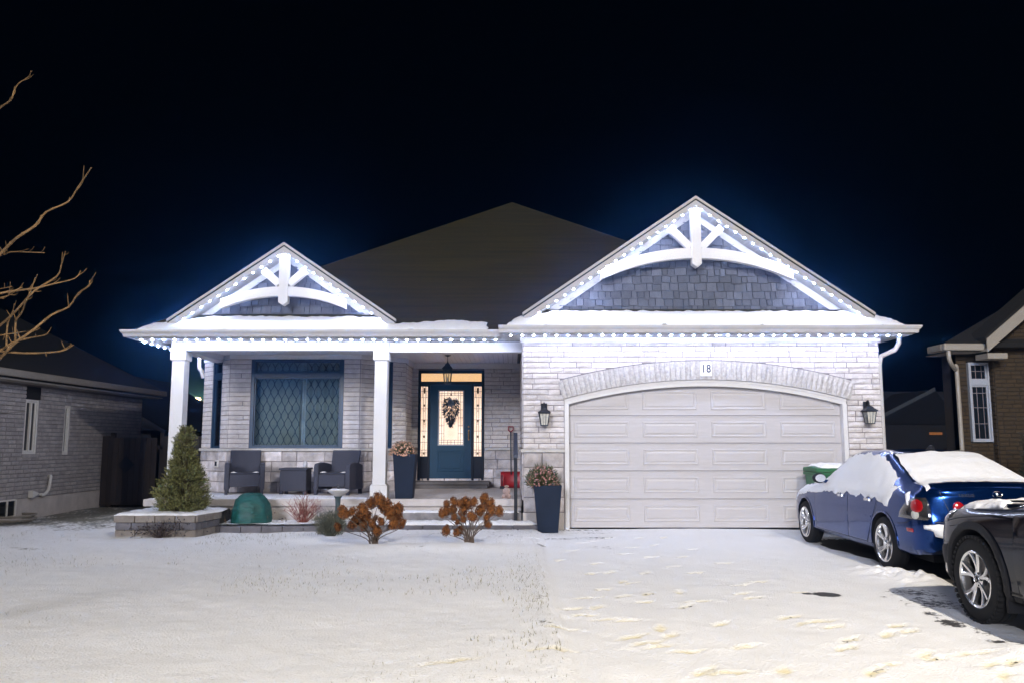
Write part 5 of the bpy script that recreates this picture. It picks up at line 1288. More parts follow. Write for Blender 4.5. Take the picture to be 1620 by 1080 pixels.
for pts, w, dy in BR:
    P = [at(*c_(x, y), TY + dy + .12 * math.sin(i * 1.3)) for i, (x, y) in enumerate(pts)]
    if pts[0][0] < -50: P = [Vector((-4.75, 6.05, P[0].z - .5))] + P
    Q = smooth_path(P, 3); rr = [max(.003, w * .0032 * (1.25 - i / (len(Q) - 1) * .9)) for i in range(len(Q))]
    mb = MB().tube(Q, rr, 6)
    rs = random.Random(len(Q) + int(w * 10))
    for i in range(3, len(Q) - 1, 2):
        mb.ball(Q[i], rr[i] * 1.35, 6, 4); d = (Q[i + 1] - Q[i]).normalized() + Vector((rs.gauss(0, .7), rs.gauss(0, .5), rs.gauss(.2, .6)))
        L = rs.uniform(.03, .11); d.normalize(); mb.tube([Q[i], Q[i] + d * L * .6, Q[i] + d * L + Vector((0, 0, .01))], [rr[i] * .6, rr[i] * .45, .0015], 4, False)
    part(mb, 'branch', 'bark', bt, smooth=True, fix=False)

# ------------------------------------------------------------------ wheeled bin
p = at(1300, 740, 14.12); t = thing('wheeled_bin', (5.36, 14.15, 0), 'green wheeled bin with snow on its lid behind the blue car', 'bin', local=True)
vs = [(-.24, -.26, .12), (.24, -.26, .12), (.24, .2, .05), (-.24, .2, .05), (-.29, -.33, 1.0), (.29, -.33, 1.0), (.29, .27, 1.0), (-.29, .27, 1.0)]
part(MB().add(vs, [(3, 2, 1, 0), (4, 5, 6, 7), (0, 1, 5, 4), (1, 2, 6, 5), (2, 3, 7, 6), (3, 0, 4, 7)]), 'bin_body', 'green_bin', t, bevel=.03)
part(MB().box(-.31, .31, -.35, .29, .96, 1.015), 'rim', 'green_bin', t, bevel=.012)
ld = MB().prism([(-.315, -.37, 1.02), (-.315, .30, 1.02), (-.315, .27, 1.09), (-.315, -.1, 1.115), (-.315, -.33, 1.08)], (.63, 0, 0)); part(ld, 'lid', 'green_bin', t, bevel=.02)
lb = bvh_of(ld); part(conform(lb, [(-.2, -.30), (.29, -.30), (.29, .25), (-.27, .25)], (0, 0, 0), (1, 0, 0), (0, 1, 0), (0, 0, -1), off=.05, res=.05, grow=.1, jag=.06, rough=.02, seed=3), 'snow_layer', 'snow', t, smooth=True, ang=70)
for s in (-1, 1): part(MB().lathe([(.1, -.03), (.1, .03)], 16, (s * .26, .2, .1), 'x'), 'wheel', 'rubber', t)
part(MB().tube([(-.25, .33, .98), (.25, .33, .98)], .015, 8), 'handle', 'green_bin', t)

# ------------------------------------------------------------------ cars
def cr_interp(st, ys):
    """smooth interpolation of station rows (first column is the position)"""
    st = np.array(st, float); x = st[:, 0]; out = []
    m = np.zeros_like(st); d = np.diff(st, axis=0); dx = d[:, :1]; sl = d / dx
    m[1:-1] = np.where(sl[:-1] * sl[1:] > 0, 2 * sl[:-1] * sl[1:] / (sl[:-1] + sl[1:] + 1e-12), 0); m[0] = sl[0]; m[-1] = sl[-1]
    for y in ys:
        i = min(max(np.searchsorted(x, y) - 1, 0), len(x) - 2); h = x[i + 1] - x[i]; t = (y - x[i]) / h
        out.append((2 * t**3 - 3 * t**2 + 1) * st[i] + (t**3 - 2 * t**2 + t) * h * m[i] + (-2 * t**3 + 3 * t**2) * st[i + 1] + (t**3 - t**2) * h * m[i + 1])
    return out
def car_shell(st, shift, crease=0., bulge=(.07, .06), n=64):
    """closed body skin: sections of (y, sill z, half width, belt z, belt half width, top z, top half width)"""
    L = st[-1][0]; ys = [L * (.5 - .5 * math.cos(math.pi * i / n)) * .45 + L * i / n * .55 for i in range(n + 1)]; rows = []
    for r in cr_interp(st, ys):
        y, zb, hw, zl, hl, zt, ht = r
        zm = zb + (zl - zb) * .48; g = min(1, max(0, (zt - zl - .1) / .35))     # g: how much cabin stands here
        P = [(0, zb), (hw * .65, zb), (hw * .93, zb + .015), (hw * .985, zb + .07), (hw * .992, zb + (zm - zb) * .55), (hw, zm), (hw * .998 - .004, zm + (zl - zm) * .45), (hw * .985 - .004, zm + (zl - zm) * .78), (hl * .5 + hw * .5 - .012, zl - .005), (hl - .012, zl + .02 * (1 - g) + .012)]
        e = [(hl + (ht - hl) * f - .02 * g * (0) , zl + (zt - zl) * f) for f in ()]
        for f, bow in ((.35, .018), (.7, .022), (.93, .012)):
            P.append((hl - .012 + (ht - hl + .012) * f + bow * g, zl + .012 + (zt - zl - .012) * (f if g > .02 else f * .9)))
        P += [(ht * .93, zt - .006 + .008 * g), (ht * .6, zt + .012), (0, zt + .02)]
        rows.append([(x, y + shift(y, z), z) for x, z in P])
    m = len(rows[0]); mb = MB()
    idx = lambda i, k, s: i * (2 * m) + k + (m if s else 0)
    for r in rows: mb.v += [tuple(p) for p in r] + [(-x, y, z) for x, y, z in r]
    for i in range(len(rows) - 1):
        for k in range(m - 1):
            mb.f.append((idx(i, k, 0), idx(i, k + 1, 0), idx(i + 1, k + 1, 0), idx(i + 1, k, 0))); mb.f.append((idx(i, k, 1), idx(i + 1, k, 1), idx(i + 1, k + 1, 1), idx(i, k + 1, 1)))
    for i, sg, bl in ((0, -1, bulge[0]), (len(rows) - 1, 1, bulge[1])):       # bowed end caps
        K = 8; cols = []
        for k in range(m):
            x, y, z = rows[i][k]; row = [idx(i, k, 1)]
            for c in range(1, K):
                f = -1 + 2 * c / K; mb.v.append((x * f, y + sg * bl * (1 - f * f) * min(1, x / .3), z + (.0) * (1 - f * f))); row.append(len(mb.v) - 1)
            row.append(idx(i, k, 0)); cols.append(row)
        for k in range(m - 1):
            for c in range(K): mb.f.append((cols[k][c], cols[k][c + 1], cols[k + 1][c + 1], cols[k + 1][c]))
    return mb
def shell_mesh(mb, wells, paint, dark):
    """weld, round off and cut the wheel arches"""
    me = mb.mesh('body'); bm = bmesh.new(); bm.from_mesh(me)
    bmesh.ops.remove_doubles(bm, verts=bm.verts, dist=.0015); bmesh.ops.dissolve_degenerate(bm, edges=bm.edges, dist=.0005); bmesh.ops.recalc_face_normals(bm, faces=bm.faces)
    bm.to_mesh(me); bm.free()
    o = bpy.data.objects.new('tmp', me); COL.objects.link(o); me.materials.append(M[paint]); me.materials.append(M[dark])
    cut = []
    for x, y, z, r, w in wells:
        c = MB().lathe([(r, -w), (r, w)], 40, (x, y, z), 'x').mesh('cut'); finish(c); c.materials.append(M[paint]); c.materials.append(M[dark])
        for p in c.polygons: p.material_index = 1
        co = bpy.data.objects.new('cut', c); COL.objects.link(co); cut.append(co); b = o.modifiers.new('b', 'BOOLEAN'); b.object = co; b.operation = 'DIFFERENCE'; b.solver = 'EXACT'
    bpy.context.view_layer.update(); res = bpy.data.meshes.new_from_object(o.evaluated_get(bpy.context.evaluated_depsgraph_get()))
    for q in cut + [o]: bpy.data.objects.remove(q)
    finish(res, True, True, 38); res.name = 'body'; return res
def wheel(parent, x, y, z, Rt, Rr, width, kind, sg=-1):
    """wheel whose outer face looks along sg * x"""
    w = holder('wheel', parent); X = lambda q: x + sg * q          # q grows outward
    h = width / 2; mb = MB()
    pr = [(Rr - .005, -h + .02), (Rr + .03, -h), (Rt - .045, -h + .002), (Rt - .012, -h + .022), (Rt, -h + .05), (Rt, -.03), (Rt - .008, -.028), (Rt - .008, -.018), (Rt, -.016), (Rt, .016), (Rt - .008, .018), (Rt - .008, .028), (Rt, .03), (Rt, h - .05), (Rt - .012, h - .022), (Rt - .045, h - .002), (Rr + .03, h), (Rr + .008, h - .006), (Rr - .005, h - .02)]
    mb.lathe([(r, sg * q) for r, q in pr], 56, (x, y, z), 'x', ring=True)
    if kind == 'v':                                                # chunky shoulder blocks
        for k in range(44):
            a = k * 2 * math.pi / 44; c = Vector((X(h - .028), y + math.cos(a) * (Rt - .006), z + math.sin(a) * (Rt - .006))); d = Vector((0, math.cos(a), math.sin(a))); mb.bar(c - d * .014, c + d * .010, .030, .05, up=(1, 0, 0))
    part(mb, 'tyre', 'rubber', w, smooth=True, ang=32)
    rim = MB()
    rim.lathe([(Rr - .012, sg * (-h + .03)), (Rr - .02, sg * (h - .05)), (Rr - .004, sg * (h - .025)), (Rr + .006, sg * (h - .008)), (Rr - .001, sg * (h - .003)), (Rr - .018, sg * (h - .012)), (Rr - .024, sg * (h - .05)), (Rr - .020, sg * (-h + .035))], 56, (x, y, z), 'x', ring=True)
    pt = lambda r, a, q: Vector((X(q), y + r * math.cos(a), z + r * math.sin(a)))
    def spoke(a0, a1, w0, w1, q0, q1, th=.03):
        n_ = 5; vs = []; fs = []
        for i in range(n_ + 1):
            t = i / n_; r = .035 + (Rr - .046) * t; a = a0 + (a1 - a0) * t; ww = (w0 + (w1 - w0) * t ** 1.3) / 2 / r if False else (w0 + (w1 - w0) * t) / 2; q = q0 + (q1 - q0) * t - .012 * math.sin(t * math.pi)
            c = pt(r, a, q); tn = Vector((0, -math.sin(a), math.cos(a))); ax = Vector((sg, 0, 0))
            vs += [c - tn * ww - ax * th, c - tn * ww * .9, c - tn * ww * .55 + ax * .009, c + tn * ww * .55 + ax * .009, c + tn * ww * .9, c + tn * ww - ax * th]
        for i in range(n_):
            for k in range(6): fs.append((i * 6 + k, i * 6 + (k + 1) % 6, i * 6 + 6 + (k + 1) % 6, i * 6 + 6 + k))
        rim.add(vs, fs + [tuple(range(6)), tuple(range(n_ * 6, n_ * 6 + 6))])
    if kind == 'six':
        for k in range(6): a = k * math.pi / 3 + .35; spoke(a, a + .10, .05, .048, h - .055, h - .02); spoke(a + .06, a + .30, .03, .030, h - .058, h - .022, .022)
    else:
        for k in range(5):
            a = k * 2 * math.pi / 5 + .30; spoke(a, a + .27, .038, .036, h - .035, h - .012, .03); spoke(a, a - .27, .038, .036, h - .035, h - .012, .03)
    rim.lathe([(.07, sg * (h - .075)), (.068, sg * (h - .036)), (.034, sg * (h - .028)), (.033, sg * (h - .02)), (1e-6, sg * (h - .018))], 24, (x, y, z), 'x')
    part(rim, 'rim', 'silver', w, smooth=True, ang=30)
    d = MB().lathe([(Rr * .66, sg * -.02), (Rr * .66, sg * .0), (.08, sg * .01)], 32, (x, y, z), 'x'); part(d, 'brake_disc', pmat('worn_steel', (.30, .28, .27), .45, metal=.7), w, smooth=True)
    part(MB().lathe([(Rr - .022, sg * (-h + .03)), (Rr - .022, sg * (-h + .032))], 40, (x, y, z), 'x'), 'wheel_back', 'plastic', w)
    nu = MB()
    for k in range(5): a = k * 2 * math.pi / 5 + .62; c = pt(.052, a, 0); nu.lathe([(.0095, sg * (h - .06)), (.0095, sg * (h - .026))], 6, (x, c.y, c.z), 'x')
    part(nu, 'lug_nut', 'black' if kind == 'v' else 'silver', w)
    hb = MB().lathe([(.028, sg * (h - .02)), (.026, sg * (h - .015)), (1e-6, sg * (h - .014))], 20, (x, y, z), 'x'); part(hb, 'hub_cap', 'black' if kind == 'v' else 'silver', w, smooth=True)
    if kind == 'v':                                                # two nested ovals on the cap
        e = MB()
        for ry, rz_, dz in ((.019, .013, 0), (.008, .012, 0), (.015, .005, .006)): e.tube([Vector((X(h - .012), y + ry * math.cos(b * .2618), z + dz + rz_ * math.sin(b * .2618))) for b in range(25)], .0018, 4)
        part(e, 'emblem', 'silver', w)
    return w
def seam(bvh, pts, o, a, b, d, w=.006, off=.0015):
    """thin dark gap line that follows the body"""
    mb = MB(); o, a, b, d = Vector(o), Vector(a), Vector(b), Vector(d); rows = []
    P = smooth_path([(x, y, 0) for x, y in pts], 10)
    for p in P:
        h = bvh.ray_cast(o + a * p.x + b * p.y - d * 6, d)
        if h[0] is not None: n = h[1] if h[1].dot(d) < 0 else -h[1]; rows.append((h[0], n))
    vs = []; fs = []
    for i, (p, n) in enumerate(rows):
        t = rows[min(i + 1, len(rows) - 1)][0] - rows[max(i - 1, 0)][0]; s = t.cross(n)
        if s.length < 1e-7: s = Vector((0, 0, 1))
        s.normalize(); vs += [p - s * w / 2 + n * off, p + s * w / 2 + n * off, p + s * w / 2 - n * .004, p - s * w / 2 - n * .004]
    for i in range(len(rows) - 1):
        for k in range(4): fs.append((i * 4 + k, i * 4 + (k + 1) % 4, i * 4 + 4 + (k + 1) % 4, i * 4 + 4 + k))
    return mb.add(vs, fs)
SIDE = ((0, 0, 0), (0, 1, 0), (0, 0, 1), (1, 0, 0))       # seen from the left: (y, z) dropped along +x
TOP = ((0, 0, 0), (1, 0, 0), (0, 1, 0), (0, 0, -1))
REAR = ((0, 0, 0), (1, 0, 0), (0, 0, 1), (0, 1, 0))
FRONT = ((0, 0, 0), (1, 0, 0), (0, 0, 1), (0, -1, 0))
def parts(ms, *a, **k):
    for m_ in ms: part(m_, *a, **k)
def merge(*ms):
    o = MB()
    for m_ in ms: o.add(m_.v, m_.f)
    return o
def disc(r, c, n=20): return [(c[0] + r * math.cos(2 * math.pi * k / n), c[1] + r * math.sin(2 * math.pi * k / n)) for k in range(n)]
def sedan():
    t = thing('parked_sedan', (CAR_X, CAR_Y, 0), 'blue four door sedan with snow over its windows, parked facing the garage', 'car', local=True)
    st = [(0, .33, .70, .90, .66, .99, .60), (.05, .29, .78, .905, .73, 1.005, .655), (.16, .255, .825, .915, .775, 1.025, .68), (.30, .24, .845, .92, .79, 1.04, .685), (.48, .235, .857, .925, .80, 1.06, .68), (.62, .23, .86, .93, .803, 1.115, .65), (.85, .22, .862, .935, .805, 1.215, .605),
          (1.1, .21, .862, .94, .805, 1.31, .575), (1.35, .20, .86, .94, .805, 1.378, .56), (1.7, .20, .86, .935, .803, 1.405, .555), (2.05, .20, .858, .925, .80, 1.40, .555), (2.35, .20, .858, .92, .80, 1.365, .56), (2.65, .2, .858, .91, .80, 1.235, .60), (2.95, .2, .86, .90, .80, 1.07, .66), (3.15, .2, .86, .885, .79, .965, .69), (3.5, .2, .86, .86, .78, .915, .66), (3.9, .21, .845, .80, .74, .85, .60), (4.2, .22, .79, .70, .66, .75, .52), (4.36, .26, .68, .62, .58, .66, .45), (4.42, .32, .55, .56, .5, .6, .4)]
    def shift(y, z):
        f = max(0, 1 - y / .55); k = max(0, z - .63) / .36
        return f * (.10 * min(1, k) ** .8) + (f * .02 if z < .55 else 0) * (1 if z > .3 else 2.2)
    mb = car_shell(st, shift); bv = bvh_of(mb); WR, FR = .955, 3.625
    me = shell_mesh(mb, [(-.9, WR, .325, .345, .28), (-.9, FR, .325, .345, .28), (.9, WR, .325, .345, .28), (.9, FR, .325, .345, .28)], 'blue_paint', 'plastic')
    link('body', me, t)
    for y in (WR, FR): wheel(t, -.765, y, .312, .312, .222, .205, 'six', -1); wheel(t, .765, y, .312, .312, .222, .205, 'six', 1)
    def dpoly(y0, y1, arch_y=None, side=-1):
        p = [(y0, .30), (y1, .30), (y1, .90), (y0, .90)]; return p
    fd = [(2.03, .29), (3.12, .29), (3.17, .6), (3.18, .885), (2.0, .912), (1.99, .6)]
    rd = [(1.36, .42), (1.44, .29), (2.015, .29), (1.975, .6), (1.985, .912), (1.15, .93), (1.12, .80), (1.22, .62)]
    for s in (-1, 1):
        S = ((0, 0, 0), (0, 1, 0), (0, 0, 1), (-s, 0, 0))
        for po, hy in ((fd, 2.14), (rd, 1.28)):
            d_ = part(conform(bv, po, *S, off=.0045, edge=.003, res=.06, grow=.03), 'door', 'blue_paint', t, smooth=True, ang=40)
            hb = [(hy, .775), (hy + .19, .78), (hy + .19, .81), (hy, .81)]; part(conform(bv, hb, *S, off=.03, edge=.012, res=.02, grow=.015), 'handle', 'silver' if s == -1 else 'blue_paint', d_, smooth=True, ang=50)
        for po in (((1.95, .935), (3.0, .925), (2.62, 1.18), (2.38, 1.325), (1.97, 1.345)), ((.98, .96), (1.90, .94), (1.92, 1.345), (1.42, 1.325), (1.18, 1.21))):
            part(conform(bv, list(po), *S, off=.003, edge=.002, res=.07, grow=.02), 'side_window', 'car_glass', t, smooth=True)
        parts([seam(bv, [(3.175, .24), (3.165, .5), (3.185, .70), (3.19, .9)], *S), seam(bv, [(2.03, .27), (1.985, .45), (1.985, .7), (1.995, .93)], *S), seam(bv, [(1.44, .27), (1.34, .42), (1.17, .66), (1.10, .80), (1.12, .95)], *S), seam(bv, [(3.2, .275), (2.4, .275), (1.42, .275)], *S)], 'panel_gap', 'black', t)
        part(conform(bv, [(1.28, .575), (3.12, .545), (3.14, .572), (1.25, .615)], *S, off=.013, edge=.004, res=.04, grow=.018), 'side_moulding', 'blue_paint', t, smooth=True, ang=50)
        part(conform(bv, [(1.35, .225), (3.20, .225), (3.20, .262), (1.35, .262)], *S, off=.012, edge=.002, res=.06, grow=.02), 'rocker', 'blue_paint', t, smooth=True)
        # arch lips
        for y in (WR, FR):
            pa = [(y + q * math.cos(k * math.pi / 20), .325 + q * math.sin(k * math.pi / 20)) for q, ks in ((.345, range(-1, 22)), (.372, range(21, -2, -1))) for k in ks]
            part(conform(bv, pa, *S, off=.010, edge=.006, res=.03, grow=.012), 'arch_lip', 'blue_paint', t, smooth=True, ang=60)
    # rear: glass, tail lamps, spoiler lip, bumper line, plate
    part(conform(bv, [(-.67, .60), (.67, .60), (.54, 1.33), (-.54, 1.33)], *TOP, off=.003, edge=.002, res=.08), 'rear_window', 'car_glass', t, smooth=True)
    part(conform(bv, [(-.62, 2.46), (.62, 2.46), (.72, 3.02), (-.72, 3.02)], *TOP, off=.003, edge=.002, res=.08), 'windscreen', 'car_glass', t, smooth=True)
    for s in (-1, 1):
        a_ = Vector((1 * -s, 0, 0)); d_ = Vector((-s * .62, .78, 0)).normalized(); ax = Vector((.78 * 1, s * .62, 0)).normalized()   # a slanting view on the corner
        D = ((0, .35, 0), tuple(ax), (0, 0, 1), tuple(d_)); k = s
        o0 = .64 * k
        po = [(k * x, z) for x, z in ((.785, .655), (.41, .655), (.37, .70), (.40, .845), (.43, .895), (.56, .895), (.68, .83), (.765, .72))]
        tl = part(conform(bv, po, *D, off=.012, edge=.004, res=.03, grow=.02), 'tail_lamp', 'clear_lens', t, smooth=True, ang=50)
        part(conform(bv, disc(.072, (k * .525, .80)), *D, off=.022, edge=.016, res=.02, grow=.03), 'red_lens', 'red_lens', tl, smooth=True, ang=60)
        part(conform(bv, disc(.048, (k * .545, .705), 16), *D, off=.02, edge=.014, res=.02, grow=.03), 'clear_lens', 'frost_glass', tl, smooth=True, ang=60)
        part(conform(bv, disc(.058, (s * .435, .80)), *REAR, off=.018, edge=.010, res=.02, grow=.03), 'boot_lamp', 'red_lens', t, smooth=True, ang=60)
        S = ((0, 0, 0), (0, 1, 0), (0, 0, 1), (-s, 0, 0))
        part(conform(bv, [(.24, .51), (.37, .51), (.37, .55), (.24, .55)], *S, off=.008, edge=.004, res=.02, grow=.01), 'side_marker', 'red_lens', t, smooth=True)
        part(seam(bv, [(.28, .64), (.4, .60), (.58, .58)], *S), 'panel_gap', 'black', t)
    sp = conform(bv, [(-.66, .15), (-.60, .105), (0, .06), (.60, .105), (.66, .15), (.62, .30), (-.62, .30)], *TOP, off=.030, edge=.016, res=.05, grow=.05); part(sp, 'boot_spoiler', 'blue_paint', t, smooth=True, ang=50)
    parts([seam(bv, [(-.60, .98), (-.52, .70), (-.46, .655), (0, .65), (.46, .655), (.52, .70), (.60, .98)], *REAR), seam(bv, [(-.74, .64), (-.4, .628), (0, .625), (.4, .628), (.74, .64)], *REAR, w=.010)], 'panel_gap', 'black', t)
    part(conform(bv, [(-.72, .60), (0, .588), (.72, .60), (.72, .53), (0, .518), (-.72, .53)], *REAR, off=.020, edge=.004, res=.05, grow=.02), 'bumper_step', 'blue_paint', t, smooth=True, ang=50)
    part(conform(bv, [(-.70, .36), (.70, .36), (.66, .29), (-.66, .29)], *REAR, off=.008, edge=.002, res=.06, grow=.03), 'lower_bumper', 'plastic', t, smooth=True)
    part(conform(bv, [(-.30, .845), (.30, .845), (.30, .862), (-.30, .862)], *REAR, off=.016, edge=.010, res=.03, grow=.02), 'plate_trim', 'chrome', t, smooth=True)
    # chrome oval emblem and letters on the boot lid
    h = bv.ray_cast(Vector((0, -3, .935)), Vector((0, 1, 0))); n_ = h[1] if h[1].y < 0 else -h[1]; ex = Vector((1, 0, 0)); ez = n_.cross(ex) * -1; ez = ez if ez.z > 0 else -ez
    e = MB(); f = lambda x, z: h[0] + n_ * .008 + ex * x + ez * z
    e.tube([f(.052 * math.cos(k * .2618), .038 * math.sin(k * .2618)) for k in range(25)], .0042, 6, False)
    e.tube([f(.012, .036), f(-.006, .006), f(-.014, -.012), f(.040, -.020)], .004, 6); part(e, 'emblem', 'chrome', t, smooth=True)
    for tx, x in (('LEXUS', -.33), ('IS 300', .335)):
        hh = bv.ray_cast(Vector((x, -3, .925)), Vector((0, 1, 0)))
        n2 = hh[1] if hh[1].y < 0 else -hh[1]
        text_mesh(tx, .048, hh[0] + n2 * .004, Euler((R(90) - math.asin(max(-1, min(1, n2.z))) , 0, math.atan2(n2.x, -n2.y))), 'chrome', 'lettering', t, ext=.003, sx=1.1, space=1.1)
    # mirror
    for s in (-1, 1):
        m_ = MB().lathe([(.02, 0), (.055, .01), (.078, .05), (.07, .095), (1e-6, .115)], 16); pts = [(s * (.90 + q[0] * 1.25), 2.80 + q[2], 1.0 + q[1] * .95) for q in m_.v]
        mm = part(MB().add(pts, m_.f), 'mirror', 'black', t, smooth=True, ang=60)
        part(MB().lathe([(.062, 0), (.06, -.004), (1e-6, -.004)], 16).__class__().add([(s * (.90 + .062 * 1.2 * math.cos(k * .3927)), 2.798, 1.0 + .055 * math.sin(k * .3927)) for k in range(16)], [tuple(range(16))]), 'mirror_glass', pmat('mirror_glass', (.8, .82, .85), .03, metal=1), mm)
        part(MB().bar((s * .78, 2.86, .95), (s * .88, 2.84, .97), .04, .05), 'mirror_arm', 'blue_paint', mm)
    an = MB().box(-.03, .03, 1.30, 1.46, 1.40, 1.425); part(MB().prism([(-.012, 1.30, 1.41), (-.012, 1.52, 1.41), (-.012, 1.40, 1.475), (-.012, 1.34, 1.47)], (.024, 0, 0)), 'roof_fin', 'black', t, bevel=.006)
    # snow that clings to the glass, the bonnet and the bumper
    S = SIDE
    part(conform(bv, [(4.2, .62), (3.8, .74), (3.5, .765), (3.15, .80), (2.6, .815), (1.9, .83), (1.3, .83), (1.0, .80), (.83, .76), (.78, .83), (.70, .94), (.66, 1.0), (.80, .99), (.83, 1.05), (.78, 1.09), (.95, 1.15), (1.16, 1.24), (1.42, 1.335), (1.9, 1.365), (2.2, 1.352), (2.42, 1.315), (2.65, 1.19), (2.9, 1.05), (3.12, .955), (3.4, .91), (3.8, .86), (4.2, .73)], *S, off=.013, edge=.005, res=.045, grow=.06, jag=.06, rough=.008, seed=31), 'snow_layer', 'snow', t, smooth=True, ang=75)
    part(conform(bv, [(-.70, .16), (0, .12), (.70, .16), (.70, .42), (.64, .75), (.53, 1.30), (.30, 1.36), (.05, 1.30), (-.05, 1.36), (-.28, 1.26), (-.53, 1.25), (-.62, .78), (-.64, .52)], *TOP, off=.018, edge=.005, res=.04, grow=.09, jag=.035, rough=.010, seed=35), 'snow_layer', 'snow', t, smooth=True, ang=75)
    part(conform(bv, [(-.7, 3.0), (.7, 3.0), (.72, 3.4), (.6, 4.15), (-.6, 4.15), (-.72, 3.4)], *TOP, off=.03, edge=.006, res=.06, grow=.08, jag=.03, rough=.01, seed=36), 'snow_layer', 'snow', t, smooth=True, ang=75)
    part(conform(bv, [(-.52, .2), (-.2, .2), (-.2, 1.35), (-.54, 1.35)], *TOP, off=.002, edge=.001, res=.1), 'rear_glass_rim', 'car_glass', t, smooth=True) if False else None
    b2 = bvh_of(sp)
    part(conform(bv, [(-.79, .60), (-.70, .612), (-.3, .605), (.6, .60), (.5, .56), (-.3, .55), (-.50, .50), (-.62, .47), (-.70, .49), (-.72, .545), (-.79, .565)], *REAR, off=.05, edge=.022, res=.025, grow=.03, jag=.012, rough=.01, seed=37), 'snow_layer', 'snow', t, smooth=True, ang=75)
    part(conform(bv, [(.42, .92), (.34, .79), (.30, .80), (.33, .88), (.37, .95)], *S, off=.02, edge=.006, res=.02, grow=.02, jag=.015, seed=38), 'snow_layer', 'snow', t, smooth=True, ang=75)
    ug = MB().box(-.6, .6, .3, 4.2, .17, .24); part(ug, 'underbody', 'plastic', t)
    return t
sedan()
def suv():
    t = thing('parked_suv', (SUV_X, SUV_Y, 0), 'glossy black car entering at the right edge, front wheel and snowy bonnet in view', 'car', local=True)
    st = [(0, .4, .75, .98, .70, 1.05, .6), (.12, .3, .88, 1.03, .84, 1.45, .6), (.5, .25, .92, 1.06, .88, 1.64, .62), (1.5, .24, .925, 1.05, .88, 1.69, .63), (2.1, .24, .925, 1.03, .88, 1.68, .62), (2.6, .24, .925, 1.01, .87, 1.48, .66), (3.0, .24, .925, .99, .87, 1.20, .72), (3.25, .24, .925, .95, .875, 1.035, .76), (3.5, .24, .925, .93, .875, 1.015, .76), (3.9, .24, .925, .905, .865, .99, .75), (4.2, .25, .91, .875, .83, .955, .71), (4.4, .27, .865, .86, .77, .955, .64), (4.53, .30, .77, .78, .66, .87, .54), (4.60, .36, .6, .68, .5, .74, .42)]
    mb = car_shell(st, lambda y, z: (max(0, y - 4.2) / .4) * (-.10 * max(0, z - .6) / .4)); bv = bvh_of(mb); WR, FR = .97, 3.79
    me = shell_mesh(mb, [(s * .95, y, .36, .41, .30) for s in (-1, 1) for y in (WR, FR)], 'black_paint', 'plastic'); link('body', me, t)
    for y in (WR, FR):
        for s in (-1, 1): wheel(t, s * .822, y, .357, .357, .232, .225, 'v', s)
    for s in (-1, 1):
        S = ((0, 0, 0), (0, 1, 0), (0, 0, 1), (-s, 0, 0))
        for y in (WR, FR):
            pa = [(y + q * math.cos(k * math.pi / 20), .36 + q * math.sin(k * math.pi / 20)) for q, ks in ((.41, range(-2, 23)), (.475, range(22, -3, -1))) for k in ks]
            part(conform(bv, pa, *S, off=.022, edge=.014, res=.035, grow=.02), 'arch_cladding', 'plastic', t, smooth=True, ang=60)
        part(conform(bv, [(2.2, .30), (3.17, .30), (3.22, .5), (3.22, .93), (2.2, .95)], *S, off=.005, edge=.003, res=.07, grow=.03), 'door', 'black_paint', t, smooth=True, ang=40)
        part(conform(bv, [(1.3, .30), (2.18, .30), (2.18, .95), (1.1, .98), (1.08, .85)], *S, off=.005, edge=.003, res=.07, grow=.03), 'door', 'black_paint', t, smooth=True, ang=40)
        part(conform(bv, [(1.35, .24), (3.3, .24), (3.3, .34), (1.35, .34)], *S, off=.018, edge=.004, res=.07, grow=.03), 'sill_cladding', 'plastic', t, smooth=True)
        part(conform(bv, [(.7, 1.09), (2.9, 1.04), (2.55, 1.38), (2.2, 1.54), (.8, 1.52)], *S, off=.004, edge=.002, res=.08, grow=.02), 'side_window', 'car_glass', t, smooth=True)
        parts([seam(bv, [(3.19, .28), (3.21, .5), (3.235, .95)], *S), seam(bv, [(3.72, .84), (3.95, .80), (4.2, .76)], *S)], 'panel_gap', 'plastic', t)
        part(seam(bv, [(3.25, .905), (3.6, .90), (4.0, .86), (4.3, .80)], *S, w=.018, off=.006), 'fender_crease', 'black_paint', t, smooth=True)
        ax = Vector((.72, s * -.69, 0)); d_ = Vector((-s * .69, -.72, 0)); D = ((0, 4.2, 0), tuple(ax), (0, 0, 1), tuple(d_))
        po = [(s * q, z) for q, z in ((.62, .80), (.62, .90), (.46, .885), (.30, .84), (.28, .78), (.42, .77))]
        h_ = part(conform(bv, po, *D, off=.014, edge=.005, res=.03, grow=.02), 'headlight', 'clear_lens', t, smooth=True, ang=50)
        part(conform(bv, [(s * .45, .42), (s * .62, .42), (s * .62, .60), (s * .45, .56)], *D, off=.01, edge=.004, res=.04, grow=.02), 'corner_intake', 'plastic', t, smooth=True)
    part(conform(bv, [(-.5, .48), (.5, .48), (.42, .74), (-.42, .74)], *FRONT, off=.012, edge=.004, res=.05), 'grille', 'plastic', t, smooth=True)
    part(conform(bv, [(-.68, 2.55), (.68, 2.55), (.76, 3.18), (-.76, 3.18)], *TOP, off=.004, edge=.002, res=.09), 'windscreen', 'car_glass', t, smooth=True)
    parts([seam(bv, [(-.77, 3.46), (-.76, 3.8), (-.72, 4.1), (-.58, 4.38), (-.3, 4.47), (0, 4.5), (.3, 4.47), (.58, 4.38), (.72, 4.1), (.76, 3.8), (.77, 3.46)], *TOP, w=.008), seam(bv, [(-.45, 3.5), (-.5, 3.9), (-.42, 4.38)], *TOP, w=.03, off=.008)], 'bonnet_line', 'plastic', t)
